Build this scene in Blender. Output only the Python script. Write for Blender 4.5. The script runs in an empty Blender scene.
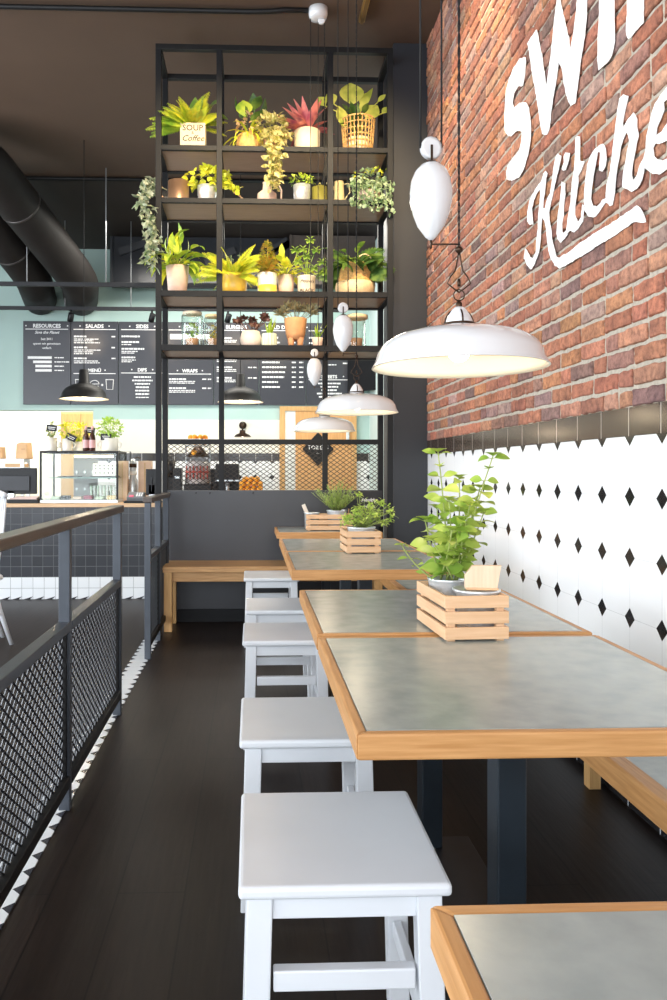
import bpy, bmesh, math, random
from mathutils import Vector, Matrix, Quaternion
PI = math.pi
C = bpy.context.scene.collection
H = 1.2; F = 768.0; YAW = math.radians(2.0); PX0 = 278.8; PY0 = 470.0
def at(u, v, Y):
    """a point seen at image position u, v that stands at room depth Y"""
    a = (u - PX0) / F; b = (PY0 - v) / F
    rx = math.sin(YAW) + a * math.cos(YAW); ry = math.cos(YAW) - a * math.sin(YAW)
    t = Y / ry
    return Vector((rx * t, Y, H + b * t))
def atx(u, Y): return at(u, 0, Y).x
def atz(v, Y, u=250): return at(u, v, Y).z

# ------------------------------------------------------------------ materials
MATS = {}
def principled(name, col, rough=.5, metal=0.0, spec=.5, coat=0.0):
    m = bpy.data.materials.new(name); m.use_nodes = True
    nt = m.node_tree; b = nt.nodes['Principled BSDF']
    b.inputs['Base Color'].default_value = (*col, 1); b.inputs['Roughness'].default_value = rough
    b.inputs['Metallic'].default_value = metal; b.inputs['Specular IOR Level'].default_value = spec
    b.inputs['Coat Weight'].default_value = coat
    return m, nt, b
def N(nt, t, **kw):
    n = nt.nodes.new(t)
    for k, v in kw.items(): setattr(n, k, v)
    return n
def mat(name, col, rough=.5, metal=0.0, var=.12, scale=8.0, bump=0.0, spec=.5, stretch=(1, 1, 1), coat=0.0, detail=4, col2=None, rvar=0.0):
    """procedural paint / metal / clay: noise-varied colour, optional bump"""
    if name in MATS: return MATS[name]
    m, nt, b = principled(name, col, rough, metal, spec, coat)
    tc = N(nt, 'ShaderNodeTexCoord'); mp = N(nt, 'ShaderNodeMapping'); mp.inputs['Scale'].default_value = stretch
    no = N(nt, 'ShaderNodeTexNoise'); no.inputs['Scale'].default_value = scale; no.inputs['Detail'].default_value = detail
    cr = N(nt, 'ShaderNodeValToRGB')
    c2 = col2 if col2 else tuple(max(0, c * (1 - var)) for c in col)
    c1 = col if col2 else tuple(min(1, c * (1 + var)) for c in col)
    cr.color_ramp.elements[0].position = .32; cr.color_ramp.elements[1].position = .68
    cr.color_ramp.elements[0].color = (*c2, 1); cr.color_ramp.elements[1].color = (*c1, 1)
    L = nt.links.new
    L(tc.outputs['Object'], mp.inputs[0]); L(mp.outputs[0], no.inputs['Vector']); L(no.outputs['Fac'], cr.inputs[0]); L(cr.outputs[0], b.inputs['Base Color'])
    if bump:
        bp = N(nt, 'ShaderNodeBump'); bp.inputs['Strength'].default_value = bump; bp.inputs['Distance'].default_value = .01
        L(no.outputs['Fac'], bp.inputs['Height']); L(bp.outputs[0], b.inputs['Normal'])
    if rvar:
        mr = N(nt, 'ShaderNodeMapRange'); mr.inputs[3].default_value = rough - rvar; mr.inputs[4].default_value = rough + rvar
        L(no.outputs['Fac'], mr.inputs[0]); L(mr.outputs[0], b.inputs['Roughness'])
    MATS[name] = m; return m
def emit(name, col, strength):
    if name in MATS: return MATS[name]
    m = bpy.data.materials.new(name); m.use_nodes = True; nt = m.node_tree; nt.nodes.clear()
    e = N(nt, 'ShaderNodeEmission'); e.inputs[0].default_value = (*col, 1); e.inputs[1].default_value = strength
    o = N(nt, 'ShaderNodeOutputMaterial'); nt.links.new(e.outputs[0], o.inputs[0]); MATS[name] = m; return m
def glassm(name, col=(.95, .98, .97), rough=.02, edge=.55, base=.02):
    if name in MATS: return MATS[name]
    m = bpy.data.materials.new(name); m.use_nodes = True; nt = m.node_tree; nt.nodes.clear()
    g = N(nt, 'ShaderNodeBsdfGlossy'); g.inputs['Roughness'].default_value = rough; g.inputs[0].default_value = (*col, 1)
    t = N(nt, 'ShaderNodeBsdfTransparent'); t.inputs[0].default_value = (*col, 1)
    lw = N(nt, 'ShaderNodeLayerWeight'); lw.inputs[0].default_value = .35
    f = N(nt, 'ShaderNodeMath', operation='POWER'); f.inputs[1].default_value = 2.5
    f2 = N(nt, 'ShaderNodeMath', operation='MULTIPLY_ADD'); f2.inputs[1].default_value = edge; f2.inputs[2].default_value = base
    mx = N(nt, 'ShaderNodeMixShader'); o = N(nt, 'ShaderNodeOutputMaterial'); L = nt.links.new
    L(lw.outputs['Facing'], f.inputs[0]); L(f.outputs[0], f2.inputs[0])
    L(f2.outputs[0], mx.inputs[0]); L(t.outputs[0], mx.inputs[1]); L(g.outputs[0], mx.inputs[2]); L(mx.outputs[0], o.inputs[0])
    MATS[name] = m; return m
def leafm(name, c1, c2, scale=14, rough=.45, c3=None):
    if name in MATS: return MATS[name]
    m, nt, b = principled(name, c1, rough)
    tc = N(nt, 'ShaderNodeTexCoord'); no = N(nt, 'ShaderNodeTexNoise'); no.inputs['Scale'].default_value = scale; no.inputs['Detail'].default_value = 2
    cr = N(nt, 'ShaderNodeValToRGB'); cr.color_ramp.elements[0].position = .38; cr.color_ramp.elements[1].position = .62
    cr.color_ramp.elements[0].color = (*c2, 1); cr.color_ramp.elements[1].color = (*c1, 1)
    if c3: e = cr.color_ramp.elements.new(.75); e.color = (*c3, 1)
    tr = N(nt, 'ShaderNodeBsdfTranslucent'); mx = N(nt, 'ShaderNodeMixShader'); mx.inputs[0].default_value = .3
    L = nt.links.new
    L(tc.outputs['Object'], no.inputs['Vector']); L(no.outputs['Fac'], cr.inputs[0]); L(cr.outputs[0], b.inputs['Base Color']); L(cr.outputs[0], tr.inputs[0])
    out = nt.nodes['Material Output']; L(b.outputs[0], mx.inputs[1]); L(tr.outputs[0], mx.inputs[2]); L(mx.outputs[0], out.inputs[0])
    MATS[name] = m; return m
def wood(name, c1, c2, axis=0, scale=5, rough=.42, coat=0.0):
    """streaky timber, grain running along the given axis"""
    st = [22, 22, 22]; st[axis] = 1.3
    return mat(name, c1, rough, 0, 0, scale, .08, .4, tuple(st), coat, 6, c2)

def tile_mat(name, tile, grout, size, axes, gap=.0016, rough=.12, diamonds=None, phase=(0, 0), var=.04, dcol=(.01, .009, .009), dhalf=.036):
    """tiles laid on a real grid in metres; axes picks the two room axes; diamonds = small dark inserts on grid corners"""
    m, nt, b = principled(name, tile, rough)
    L = nt.links.new
    g = N(nt, 'ShaderNodeNewGeometry'); s = N(nt, 'ShaderNodeSeparateXYZ'); L(g.outputs['Position'], s.inputs[0])
    def M(op, a, c=None):
        n = N(nt, 'ShaderNodeMath', operation=op)
        for i, v in enumerate((a, c)):
            if v is None: continue
            if isinstance(v, (int, float)): n.inputs[i].default_value = v
            else: L(v, n.inputs[i])
        return n.outputs[0]
    d = []; cells = []
    for k in range(2):
        q = M('DIVIDE', M('SUBTRACT', s.outputs[axes[k]], phase[k]), size[k])
        cells.append(M('FLOOR', q))
        fr = M('FRACT', q)
        d.append(M('MULTIPLY', M('MINIMUM', fr, M('SUBTRACT', 1.0, fr)), size[k]))
    line = M('LESS_THAN', M('MINIMUM', d[0], d[1]), gap)
    cv = N(nt, 'ShaderNodeCombineXYZ'); L(cells[0], cv.inputs[0]); L(cells[1], cv.inputs[1])
    wn = N(nt, 'ShaderNodeTexWhiteNoise'); L(cv.outputs[0], wn.inputs[0])
    hs = N(nt, 'ShaderNodeMixRGB'); hs.inputs[1].default_value = (*[c * (1 - var) for c in tile], 1); hs.inputs[2].default_value = (*[min(1, c * (1 + var)) for c in tile], 1)
    L(wn.outputs[0], hs.inputs[0])
    mx = N(nt, 'ShaderNodeMixRGB'); mx.inputs[2].default_value = (*grout, 1); L(line, mx.inputs[0]); L(hs.outputs[0], mx.inputs[1])
    last = mx
    if diamonds:
        dd = M('LESS_THAN', M('ADD', d[0], d[1]), dhalf)
        m2 = N(nt, 'ShaderNodeMixRGB'); m2.inputs[2].default_value = (*dcol, 1); L(dd, m2.inputs[0]); L(mx.outputs[0], m2.inputs[1]); last = m2
    L(last.outputs[0], b.inputs['Base Color'])
    bp = N(nt, 'ShaderNodeBump'); bp.invert = True; bp.inputs['Distance'].default_value = .0015; bp.inputs['Strength'].default_value = .6
    L(line, bp.inputs['Height']); L(bp.outputs[0], b.inputs['Normal'])
    return m

STEEL = mat('charcoal_steel', (.015, .016, .019), .42, .3, .1, 20, spec=.5)
BLACK = mat('black_steel', (.007, .007, .0075), .5, 0, .2, 20, spec=.35)
LEGSTEEL = mat('blue_black_steel', (.018, .025, .033), .30, .2, .1, 12)
GREYSTEEL = mat('grey_painted_steel', (.060, .070, .086), .4, .3, .08, 12)
OAK = wood('oak_edge', (.62, .33, .13), (.47, .225, .075), 0)
OAKY = wood('oak_edge_long', (.62, .33, .13), (.47, .225, .075), 1)
OAKZ = wood('oak_upright', (.66, .40, .17), (.54, .30, .11), 2)
PINE = wood('pale_crate_wood', (.76, .50, .30), (.66, .40, .22), 0)
PINEY = wood('pale_crate_wood_long', (.76, .50, .30), (.66, .40, .22), 1)
BENCHOAK = wood('bench_oak', (.64, .38, .17), (.46, .25, .10), 0)
LAM = mat('grey_stone_laminate', (.385, .43, .415), .24, 0, 0, 16, .0, .5, (1, 1, 1), 0, 9, (.305, .35, .34), .05)
WHITE = mat('white_painted_wood', (.76, .785, .82), .38, 0, .02, 6)
ENAMEL = mat('white_enamel', (.72, .725, .73), .12, 0, .01, 4, coat=.5)
ENAMEL_IN = mat('cream_enamel_inside', (.82, .76, .64), .3, 0, .01, 4)
BRONZE = mat('dark_bronze', (.06, .035, .022), .35, .8, .2, 30)
CORD = mat('black_fabric_cord', (.008, .008, .008), .8, 0, .2, 200)
GALV = mat('galvanised_steel', (.66, .70, .72), .34, .55, .12, 40)
TERRA = mat('terracotta', (.52, .26, .13), .8, 0, .15, 30, .1)
CREAMC = mat('cream_ceramic', (.78, .66, .48), .5, 0, .06, 18)
PINKC = mat('pinkish_ceramic', (.74, .55, .45), .6, 0, .08, 24)
WHITEC = mat('white_ceramic', (.82, .80, .74), .3, 0, .04, 14)
YELC = mat('yellow_glazed_clay', (.85, .56, .08), .3, 0, .1, 12)
MINTC = mat('pale_mint_ceramic', (.62, .70, .55), .4, 0, .08, 20)
COPPER = mat('aged_copper', (.48, .30, .20), .38, .7, .15, 10)
OLIVE = mat('olive_enamel', (.22, .20, .04), .35, 0, .1, 10)
CREAME = mat('cream_enamel', (.62, .52, .28), .35, 0, .1, 10)
WICKER = mat('golden_wicker', (.72, .42, .14), .7, 0, .25, 60, .2)
WICKERL = mat('pale_woven_band', (.80, .60, .34), .7, 0, .1, 60, .1)
SOIL = mat('potting_soil', (.05, .03, .02), .95, 0, .5, 80, .4)
KRAFT = mat('kraft_paper', (.62, .40, .22), .8, 0, .06, 10)
DARKPL = mat('black_plastic', (.007, .0075, .009), .38, 0, .1, 10, spec=.3)
PAINTW = mat('chalk_white_paint', (.86, .86, .86), .7, 0, .04, 30)
MURAL = mat('white_wall_paint', (.90, .90, .88), .75, 0, .02, 60, .15)
ORANGE = mat('orange_peel', (.95, .38, .02), .45, 0, .08, 60, .1)
GLASS = glassm('clear_glass'); JARGLASS = glassm('jar_glass', (.96, .99, .98), .05, .95, .06)
LEAF_Y = leafm('yellow_green_leaf', (.90, .84, .06), (.50, .62, .05))
LEAF_B = leafm('bright_green_leaf', (.62, .72, .07), (.24, .44, .04))
LEAF_D = leafm('deep_green_leaf', (.16, .27, .045), (.05, .13, .03))
LEAF_M = leafm('mid_green_leaf', (.42, .56, .09), (.17, .32, .05))
LEAF_G = leafm('grey_green_leaf', (.60, .62, .46), (.24, .32, .17), 30, c3=(.86, .80, .58))
LEAF_V = leafm('cream_variegated_leaf', (.80, .70, .34), (.34, .33, .06), 40, c3=(.72, .48, .08))
LEAF_R = leafm('crimson_leaf', (.86, .30, .24), (.42, .09, .15), 10)
LEAF_C = leafm('croton_leaf', (.70, .44, .07), (.34, .40, .06), 26, c3=(.50, .12, .06))
LEAF_P = leafm('plum_succulent_leaf', (.28, .11, .08), (.11, .07, .05), 30)
LEAF_H = leafm('fresh_herb_leaf', (.52, .72, .12), (.26, .47, .06), 12)
LEAF_H2 = leafm('lime_herb_leaf', (.76, .88, .24), (.44, .64, .12), 25)
LEAF_S = leafm('silver_round_leaf', (.52, .62, .40), (.24, .37, .16), 30)
STEM = mat('green_stem', (.30, .36, .10), .6, 0, .2, 30)

# ------------------------------------------------------------------ mesh builder
class MB:
    def __init__(s): s.v = []; s.f = []; s.sm = []
    def add(s, vs, fs, smooth=False):
        n = len(s.v); s.v += [tuple(v) for v in vs]
        for f in fs: s.f.append(tuple(i + n for i in f)); s.sm.append(smooth)
        return s
    def box(s, x0, x1, y0, y1, z0, z1, M=None):
        vs = [Vector((x, y, z)) for z in (z0, z1) for y in (y0, y1) for x in (x0, x1)]
        if M is not None: vs = [M @ v for v in vs]
        return s.add(vs, [(0, 2, 3, 1), (4, 5, 7, 6), (0, 1, 5, 4), (2, 6, 7, 3), (0, 4, 6, 2), (1, 3, 7, 5)])
    def cbox(s, c, d, M=None):
        return s.box(c[0] - d[0] / 2, c[0] + d[0] / 2, c[1] - d[1] / 2, c[1] + d[1] / 2, c[2] - d[2] / 2, c[2] + d[2] / 2, M)
    def bar(s, p0, p1, w, h=None, up=Vector((0, 0, 1))):
        """rectangular bar from p0 to p1"""
        h = h or w; p0 = Vector(p0); p1 = Vector(p1); d = (p1 - p0).normalized()
        a = d.cross(up)
        if a.length < 1e-4: a = d.cross(Vector((1, 0, 0)))
        a.normalize(); b = a.cross(d).normalized()
        vs = []
        for p in (p0, p1):
            for i, j in ((-1, -1), (1, -1), (1, 1), (-1, 1)): vs.append(p + a * i * w / 2 + b * j * h / 2)
        return s.add(vs, [(0, 1, 2, 3), (7, 6, 5, 4), (0, 4, 5, 1), (1, 5, 6, 2), (2, 6, 7, 3), (3, 7, 4, 0)])
    def lathe(s, prof, n=24, c=(0, 0, 0), smooth=True, sx=1, sy=1, cap=True):
        vs = []; fs = []
        for r, z in prof:
            for i in range(n):
                a = 2 * PI * i / n; vs.append((c[0] + r * math.cos(a) * sx, c[1] + r * math.sin(a) * sy, c[2] + z))
        for k in range(len(prof) - 1):
            for i in range(n):
                j = (i + 1) % n; fs.append((k * n + i, k * n + j, (k + 1) * n + j, (k + 1) * n + i))
        if cap:
            if prof[0][0] > 1e-5: fs.append(tuple(range(n))[::-1])
            if prof[-1][0] > 1e-5: fs.append(tuple((len(prof) - 1) * n + i for i in range(n)))
        return s.add(vs, fs, smooth)
    def tube(s, pts, r, n=8, closed=False, smooth=True):
        pts = [Vector(p) for p in pts]; m = len(pts); rs = r if isinstance(r, (list, tuple)) else [r] * m
        vs = []; fs = []; ref = None
        for k, p in enumerate(pts):
            if closed: d = pts[(k + 1) % m] - pts[k - 1]
            else: d = pts[min(k + 1, m - 1)] - pts[max(k - 1, 0)]
            d.normalize()
            if ref is None:
                ref = d.cross(Vector((0, 0, 1)))
                if ref.length < .1: ref = d.cross(Vector((1, 0, 0)))
            a = (ref - d * ref.dot(d)).normalized(); ref = a; b = d.cross(a)
            for i in range(n):
                t = 2 * PI * i / n; vs.append(p + (a * math.cos(t) + b * math.sin(t)) * rs[k])
        for k in range(m if closed else m - 1):
            k2 = (k + 1) % m
            for i in range(n):
                j = (i + 1) % n; fs.append((k * n + i, k * n + j, k2 * n + j, k2 * n + i))
        if not closed: fs.append(tuple(range(n))[::-1]); fs.append(tuple((m - 1) * n + i for i in range(n)))
        return s.add(vs, fs, smooth)
    def ball(s, c, r, n=12, m=8, sz=1):
        prof = [(max(r * math.sin(PI * k / m), 0.0), -r * math.cos(PI * k / m) * sz) for k in range(m + 1)]
        prof[0] = (r * .02, -r * sz); prof[-1] = (r * .02, r * sz)
        return s.lathe(prof, n, c)
    def prism(s, poly, y0, y1, plane='xz'):
        n = len(poly)
        f = {'xz': lambda a, b, c: (a, c, b), 'yz': lambda a, b, c: (c, a, b), 'xy': lambda a, b, c: (a, b, c)}[plane]
        vs = [f(a, b, y0) for a, b in poly] + [f(a, b, y1) for a, b in poly]
        fs = [tuple(range(n)), tuple(range(n, 2 * n))[::-1]] + [(i, i + n, (i + 1) % n + n, (i + 1) % n) for i in range(n)]
        return s.add(vs, fs)
    def leaf(s, p, d, nrm, L, W, curl=.5, fold=.12, seg=4, pw=.75):
        p = Vector(p); d = Vector(d).normalized(); sd = d.cross(Vector(nrm))
        if sd.length < 1e-3: sd = d.cross(Vector((1, .3, 0)))
        sd.normalize(); nn = sd.cross(d).normalized()
        vs = []; q = p.copy(); fs = []
        for k in range(seg + 1):
            t = k / seg; a = curl * t
            dd = d * math.cos(a) - nn * math.sin(a); up = nn * math.cos(a) + d * math.sin(a)
            if k: q = q + dd * (L / seg)
            w = W / 2 * max(math.sin(PI * min(1, (t * .97 + .015)) ** pw), .03)
            vs += [q - sd * w + up * fold * w * 2, q, q + sd * w + up * fold * w * 2]
            if k:
                b = (k - 1) * 3; fs += [(b, b + 3, b + 4, b + 1), (b + 1, b + 4, b + 5, b + 2)]
        return s.add(vs, fs, True)
    def build(s, name, m, parent=None, bevel=0, loc=None, segs=2, solid=0):
        me = bpy.data.meshes.new(name); me.from_pydata(s.v, [], s.f); me.validate(); me.update()
        me.polygons.foreach_set('use_smooth', s.sm[:len(me.polygons)] if len(s.sm) >= len(me.polygons) else [False] * len(me.polygons))
        bm = bmesh.new(); bm.from_mesh(me); bmesh.ops.recalc_face_normals(bm, faces=bm.faces) if not getattr(s, 'keep', False) else None
        bm.to_mesh(me); bm.free()
        me.materials.append(m); o = bpy.data.objects.new(name, me); C.objects.link(o)
        if parent: o.parent = parent
        if loc is not None: o.location = loc
        if bevel:
            b = o.modifiers.new('bevel', 'BEVEL'); b.width = bevel; b.segments = segs; b.limit_method = 'ANGLE'; b.angle_limit = math.radians(40)
        if solid:
            b = o.modifiers.new('thickness', 'SOLIDIFY'); b.thickness = solid; b.offset = -1
        return o
def tag(o, label=None, cat=None, group=None, kind=None):
    if label: o['label'] = label
    if cat: o['category'] = cat
    if group: o['group'] = group
    if kind: o['kind'] = kind
    return o
def thing(name, label, cat, loc=(0, 0, 0), rz=0, group=None):
    o = bpy.data.objects.new(name, None); C.objects.link(o); o.empty_display_size = .05
    o.location = loc; o.rotation_euler = (0, 0, rz); return tag(o, label, cat, group)
KIDS = {}
def copy_tree(o, parent=None):
    c = o.copy(); C.objects.link(c)
    if parent: c.parent = parent
    for ch in [x for x in bpy.data.objects if x.parent == o]: copy_tree(ch, c)
    return c
def struct(name, mb, m, bevel=0): return tag(mb.build(name, m, None, bevel), kind='structure')

def flat(polys, depth, fn, name, m, parent=None):
    """filled 2-D outlines (holes allowed) given a real thickness; fn maps (a, b, c) to room space"""
    cu = bpy.data.curves.new('outline', 'CURVE'); cu.dimensions = '2D'; cu.fill_mode = 'BOTH'; cu.extrude = depth / 2
    for P in polys:
        sp = cu.splines.new('POLY'); sp.points.add(len(P) - 1)
        for i, (a, b) in enumerate(P): sp.points[i].co = (a, b, 0, 1)
        sp.use_cyclic_u = True
    return curve_mesh(cu, fn, name, m, parent)
def curve_mesh(cu, fn, name, m, parent):
    t = bpy.data.objects.new('tmp', cu); C.objects.link(t); dg = bpy.context.evaluated_depsgraph_get(); dg.update()
    me = bpy.data.meshes.new_from_object(t.evaluated_get(dg)); bpy.data.objects.remove(t); bpy.data.curves.remove(cu)
    for v in me.vertices: v.co = fn(*v.co)
    me.materials.clear(); me.materials.append(m)
    o = bpy.data.objects.new(name, me); me.name = name; C.objects.link(o)
    if parent: o.parent = parent
    return o
def text(s, size, x, y, fn, name, m, parent=None, align='LEFT', bold=.0, depth=.002, shear=0, space=1):
    cu = bpy.data.curves.new('txt', 'FONT'); cu.body = s; cu.size = size; cu.align_x = align; cu.extrude = depth / 2; cu.offset = bold * size; cu.shear = shear
    cu.space_character = space; cu.resolution_u = 2
    return curve_mesh(cu, lambda a, b, c: fn(a + x, b + y, c), name, m, parent)

# ------------------------------------------------------------------ camera
cam = bpy.data.cameras.new('camera'); co = bpy.data.objects.new('camera', cam); C.objects.link(co)
cam.sensor_fit = 'VERTICAL'; cam.sensor_height = 36; cam.lens = F * 36 / 1000
cam.shift_x = (333.5 - PX0) / 1000; cam.shift_y = -(500 - PY0) / 1000
co.location = (0, 0, H); co.rotation_euler = (PI / 2, 0, -YAW); cam.clip_start = .05
bpy.context.scene.camera = co

# ------------------------------------------------------------------ room
XW = 1.35; YB = 10.3; ZC = 4.48; XL = -6.0; YF = -3.2; XK = 1.58
def plank_floor():
    m, nt, b = principled('dark_plank_floor', (.03, .02, .015), .42, 0, .22)
    L = nt.links.new; g = N(nt, 'ShaderNodeNewGeometry')
    mp = N(nt, 'ShaderNodeMapping'); mp.inputs['Rotation'].default_value = (0, 0, PI / 2); L(g.outputs['Position'], mp.inputs[0])
    br = N(nt, 'ShaderNodeTexBrick'); br.inputs['Scale'].default_value = 1; br.inputs['Brick Width'].default_value = 1.6; br.inputs['Row Height'].default_value = .19
    br.inputs['Mortar Size'].default_value = .0025; br.offset = .37; br.inputs['Color1'].default_value = (.017, .0105, .008, 1); br.inputs['Color2'].default_value = (.023, .0145, .011, 1)
    br.inputs['Mortar'].default_value = (.006, .004, .003, 1); L(mp.outputs[0], br.inputs['Vector'])
    m2 = N(nt, 'ShaderNodeMapping'); m2.inputs['Scale'].default_value = (14, 1.2, 1); L(g.outputs['Position'], m2.inputs[0])
    no = N(nt, 'ShaderNodeTexNoise'); no.inputs['Scale'].default_value = 4; no.inputs['Detail'].default_value = 8; L(m2.outputs[0], no.inputs['Vector'])
    mx = N(nt, 'ShaderNodeMixRGB', blend_type='MULTIPLY'); mx.inputs[0].default_value = .7; cr = N(nt, 'ShaderNodeValToRGB')
    cr.color_ramp.elements[0].position = .3; cr.color_ramp.elements[0].color = (.45, .45, .45, 1); cr.color_ramp.elements[1].position = .7; cr.color_ramp.elements[1].color = (1, 1, 1, 1)
    L(no.outputs['Fac'], cr.inputs[0]); L(br.outputs['Color'], mx.inputs[1]); L(cr.outputs[0], mx.inputs[2]); L(mx.outputs[0], b.inputs['Base Color'])
    bp = N(nt, 'ShaderNodeBump'); bp.inputs['Strength'].default_value = .25; bp.inputs['Distance'].default_value = .004; L(no.outputs['Fac'], bp.inputs['Height']); L(bp.outputs[0], b.inputs['Normal'])
    return m
struct('floor', MB().box(XL, 1.9, YF, 13, -.1, 0), plank_floor())
CEIL = mat('brown_ceiling_paint', (.098, .060, .040), .65, 0, .06, 2)
DARKW = mat('charcoal_wall_paint', (.022, .0245, .031), .5, 0, .05, 3)
MINT = mat('mint_wall_paint', (.42, .58, .54), .6, 0, .02, 3)
CREAMW = mat('cream_wall_paint', (.80, .77, .68), .6, 0, .02, 3)
struct('ceiling', MB().box(XL, 1.9, YF, 8.7, ZC, ZC + .1), CEIL)
ck = MB().prism([(8.7, ZC), (10.3, 4.14), (13, 4.14), (13, ZC + .1), (8.7, ZC + .1)], XL, 1.9, 'yz')
struct('ceiling_kitchen', ck, mat('dark_kitchen_ceiling_paint', (.036, .028, .024), .6, 0, .06, 2))

# brick wall, every brick laid in one wall mesh with its own fired colour
def brick_wall():
    random.seed(4)
    m, nt, b = principled('red_brick', (.4, .15, .1), .85)
    at_ = N(nt, 'ShaderNodeAttribute'); at_.attribute_name = 'tone'; L = nt.links.new
    g = N(nt, 'ShaderNodeNewGeometry'); no = N(nt, 'ShaderNodeTexNoise'); no.inputs['Scale'].default_value = 45; no.inputs['Detail'].default_value = 6; no.inputs['Roughness'].default_value = .65; L(g.outputs['Position'], no.inputs['Vector'])
    cr = N(nt, 'ShaderNodeValToRGB'); cr.color_ramp.elements[0].position = .30; cr.color_ramp.elements[0].color = (.42, .40, .42, 1); cr.color_ramp.elements[1].position = .58; cr.color_ramp.elements[1].color = (1.1, 1.1, 1.1, 1)
    mx = N(nt, 'ShaderNodeMixRGB', blend_type='MULTIPLY'); mx.inputs[0].default_value = .85
    L(no.outputs['Fac'], cr.inputs[0]); L(at_.outputs['Color'], mx.inputs[1]); L(cr.outputs[0], mx.inputs[2])
    n2 = N(nt, 'ShaderNodeTexNoise'); n2.inputs['Scale'].default_value = 13; n2.inputs['Detail'].default_value = 5; L(g.outputs['Position'], n2.inputs['Vector'])
    c2 = N(nt, 'ShaderNodeValToRGB'); c2.color_ramp.elements[0].position = .32; c2.color_ramp.elements[0].color = (.70, .66, .68, 1); c2.color_ramp.elements[1].position = .66; c2.color_ramp.elements[1].color = (1.25, 1.2, 1.12, 1)
    m3 = N(nt, 'ShaderNodeMixRGB', blend_type='MULTIPLY'); m3.inputs[0].default_value = .8; L(n2.outputs['Fac'], c2.inputs[0]); L(mx.outputs[0], m3.inputs[1]); L(c2.outputs[0], m3.inputs[2]); L(m3.outputs[0], b.inputs['Base Color'])
    bp = N(nt, 'ShaderNodeBump'); bp.inputs['Strength'].default_value = .9; bp.inputs['Distance'].default_value = .016; L(no.outputs['Fac'], bp.inputs['Height']); L(bp.outputs[0], b.inputs['Normal'])
    mor = mat('grey_lime_mortar', (.45, .40, .325), .95, 0, .15, 60, .5)
    y0, y1, z0, z1 = YF, 5.86, 1.425, ZC
    vs = []; fs = []; cols = []
    pal = [(.45, .192, .118), (.41, .168, .105), (.49, .235, .15), (.37, .160, .11), (.33, .18, .14), (.27, .155, .13), (.50, .29, .20), (.46, .21, .11), (.38, .25, .22), (.22, .135, .12)]
    wts = [5, 5, 4, 4, 2.5, 1.4, 2, 4, 1.6, 1]
    ch = .0735; bl = .212; row = 0; z = z0
    while z < z1 - .02:
        hh = min(ch - .0155, z1 - z); y = y1 + (0 if row % 2 else -bl / 2) + .0
        ye = y1
        yy = y1 - (0 if row % 2 else bl * .5)
        spans = [(yy, y1)] if row % 2 == 0 else []
        while yy > y0 + .02:
            ln = bl * random.choice((1, 1, 1, 1, .52)); spans.append((max(yy - ln, y0), yy)); yy -= ln
        for a, c in spans:
            if c - a < .03: continue
            col = random.choices(pal, wts)[0]; k = random.uniform(.85, 1.18); col = tuple(min(1, q * k * random.uniform(.95, 1.05)) for q in col)
            t = .010 + random.uniform(-.004, .004); i = len(vs); e = .006
            a2 = a + .0085; c2 = c - .0085; k1 = 6 if c2 - a2 > .12 else 3; k2 = 3
            loop = [(q / k1, 0) for q in range(k1)] + [(1, q / k2) for q in range(k2)] + [(1 - q / k1, 1) for q in range(k1)] + [(0, 1 - q / k2) for q in range(k2)]
            jit = [(random.uniform(-.0034, .0034), random.uniform(-.0034, .0034)) for _ in loop]; m_ = len(loop)
            for (xx, ins) in ((XW + .01, 0), (XW - t + .006, 0), (XW - t + .001, .0035), (XW - t, .009)):
                for (u, w), (ja, jb) in zip(loop, jit):
                    vs.append((xx, a2 + ins + u * (c2 - a2 - 2 * ins) + ja * (1 if ins < .009 else .5), z + ins + w * (hh - 2 * ins) + jb * (1 if ins < .009 else .5)))
            nf = [tuple(i + 3 * m_ + q for q in range(m_))]
            for lv in range(3):
                for q in range(m_): r = (q + 1) % m_; nf.append((i + lv * m_ + q, i + lv * m_ + r, i + (lv + 1) * m_ + r, i + (lv + 1) * m_ + q))
            fs += nf; cols += [col] * len(nf)
        z += ch; row += 1
    i = len(vs); vs += [(XW, y0, z0 - .01), (XW, y1, z0 - .01), (XW, y1, z1), (XW, y0, z1), (XW + .25, y0, z0 - .01), (XW + .25, y1, z0 - .01), (XW + .25, y1, z1), (XW + .25, y0, z1)]
    mf = [(i, i + 1, i + 2, i + 3), (i + 7, i + 6, i + 5, i + 4), (i, i + 4, i + 5, i + 1), (i + 3, i + 2, i + 6, i + 7), (i + 1, i + 5, i + 6, i + 2), (i, i + 3, i + 7, i + 4)]
    nb = len(fs); fs += mf
    me = bpy.data.meshes.new('wall_right_brick'); me.from_pydata(vs, [], fs); me.update()
    ca = me.color_attributes.new('tone', 'FLOAT_COLOR', 'CORNER')
    li = 0; arr = []
    for fi, p in enumerate(me.polygons):
        c = cols[fi] if fi < nb else (.4, .37, .32)
        arr += [c[0], c[1], c[2], 1] * p.loop_total
        if fi >= nb: p.material_index = 1
    ca.data.foreach_set('color', arr)
    me.materials.append(m); me.materials.append(mor)
    bm = bmesh.new(); bm.from_mesh(me); bmesh.ops.recalc_face_normals(bm, faces=bm.faces); bm.to_mesh(me); bm.free()
    o = bpy.data.objects.new('wall_right', me); C.objects.link(o); tag(o, kind='structure')
brick_wall()
TS = .2167
struct('wall_right_tiled', MB().box(XW, XW + .25, YF, 5.86, .06, 1.321), tile_mat('white_diamond_tile', (.86, .87, .88), (.62, .63, .64), (TS, TS), (1, 2), .0009, .14, True, (2.701, 1.321), .01))
struct('trim_1', MB().box(XW - .004, XW + .25, YF, 5.86, 1.321, 1.424), tile_mat('black_gloss_tile', (.040, .022, .014), (.45, .41, .37), (TS, .2), (1, 2), .0022, .2, False, (2.701, 1.29)))
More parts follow.
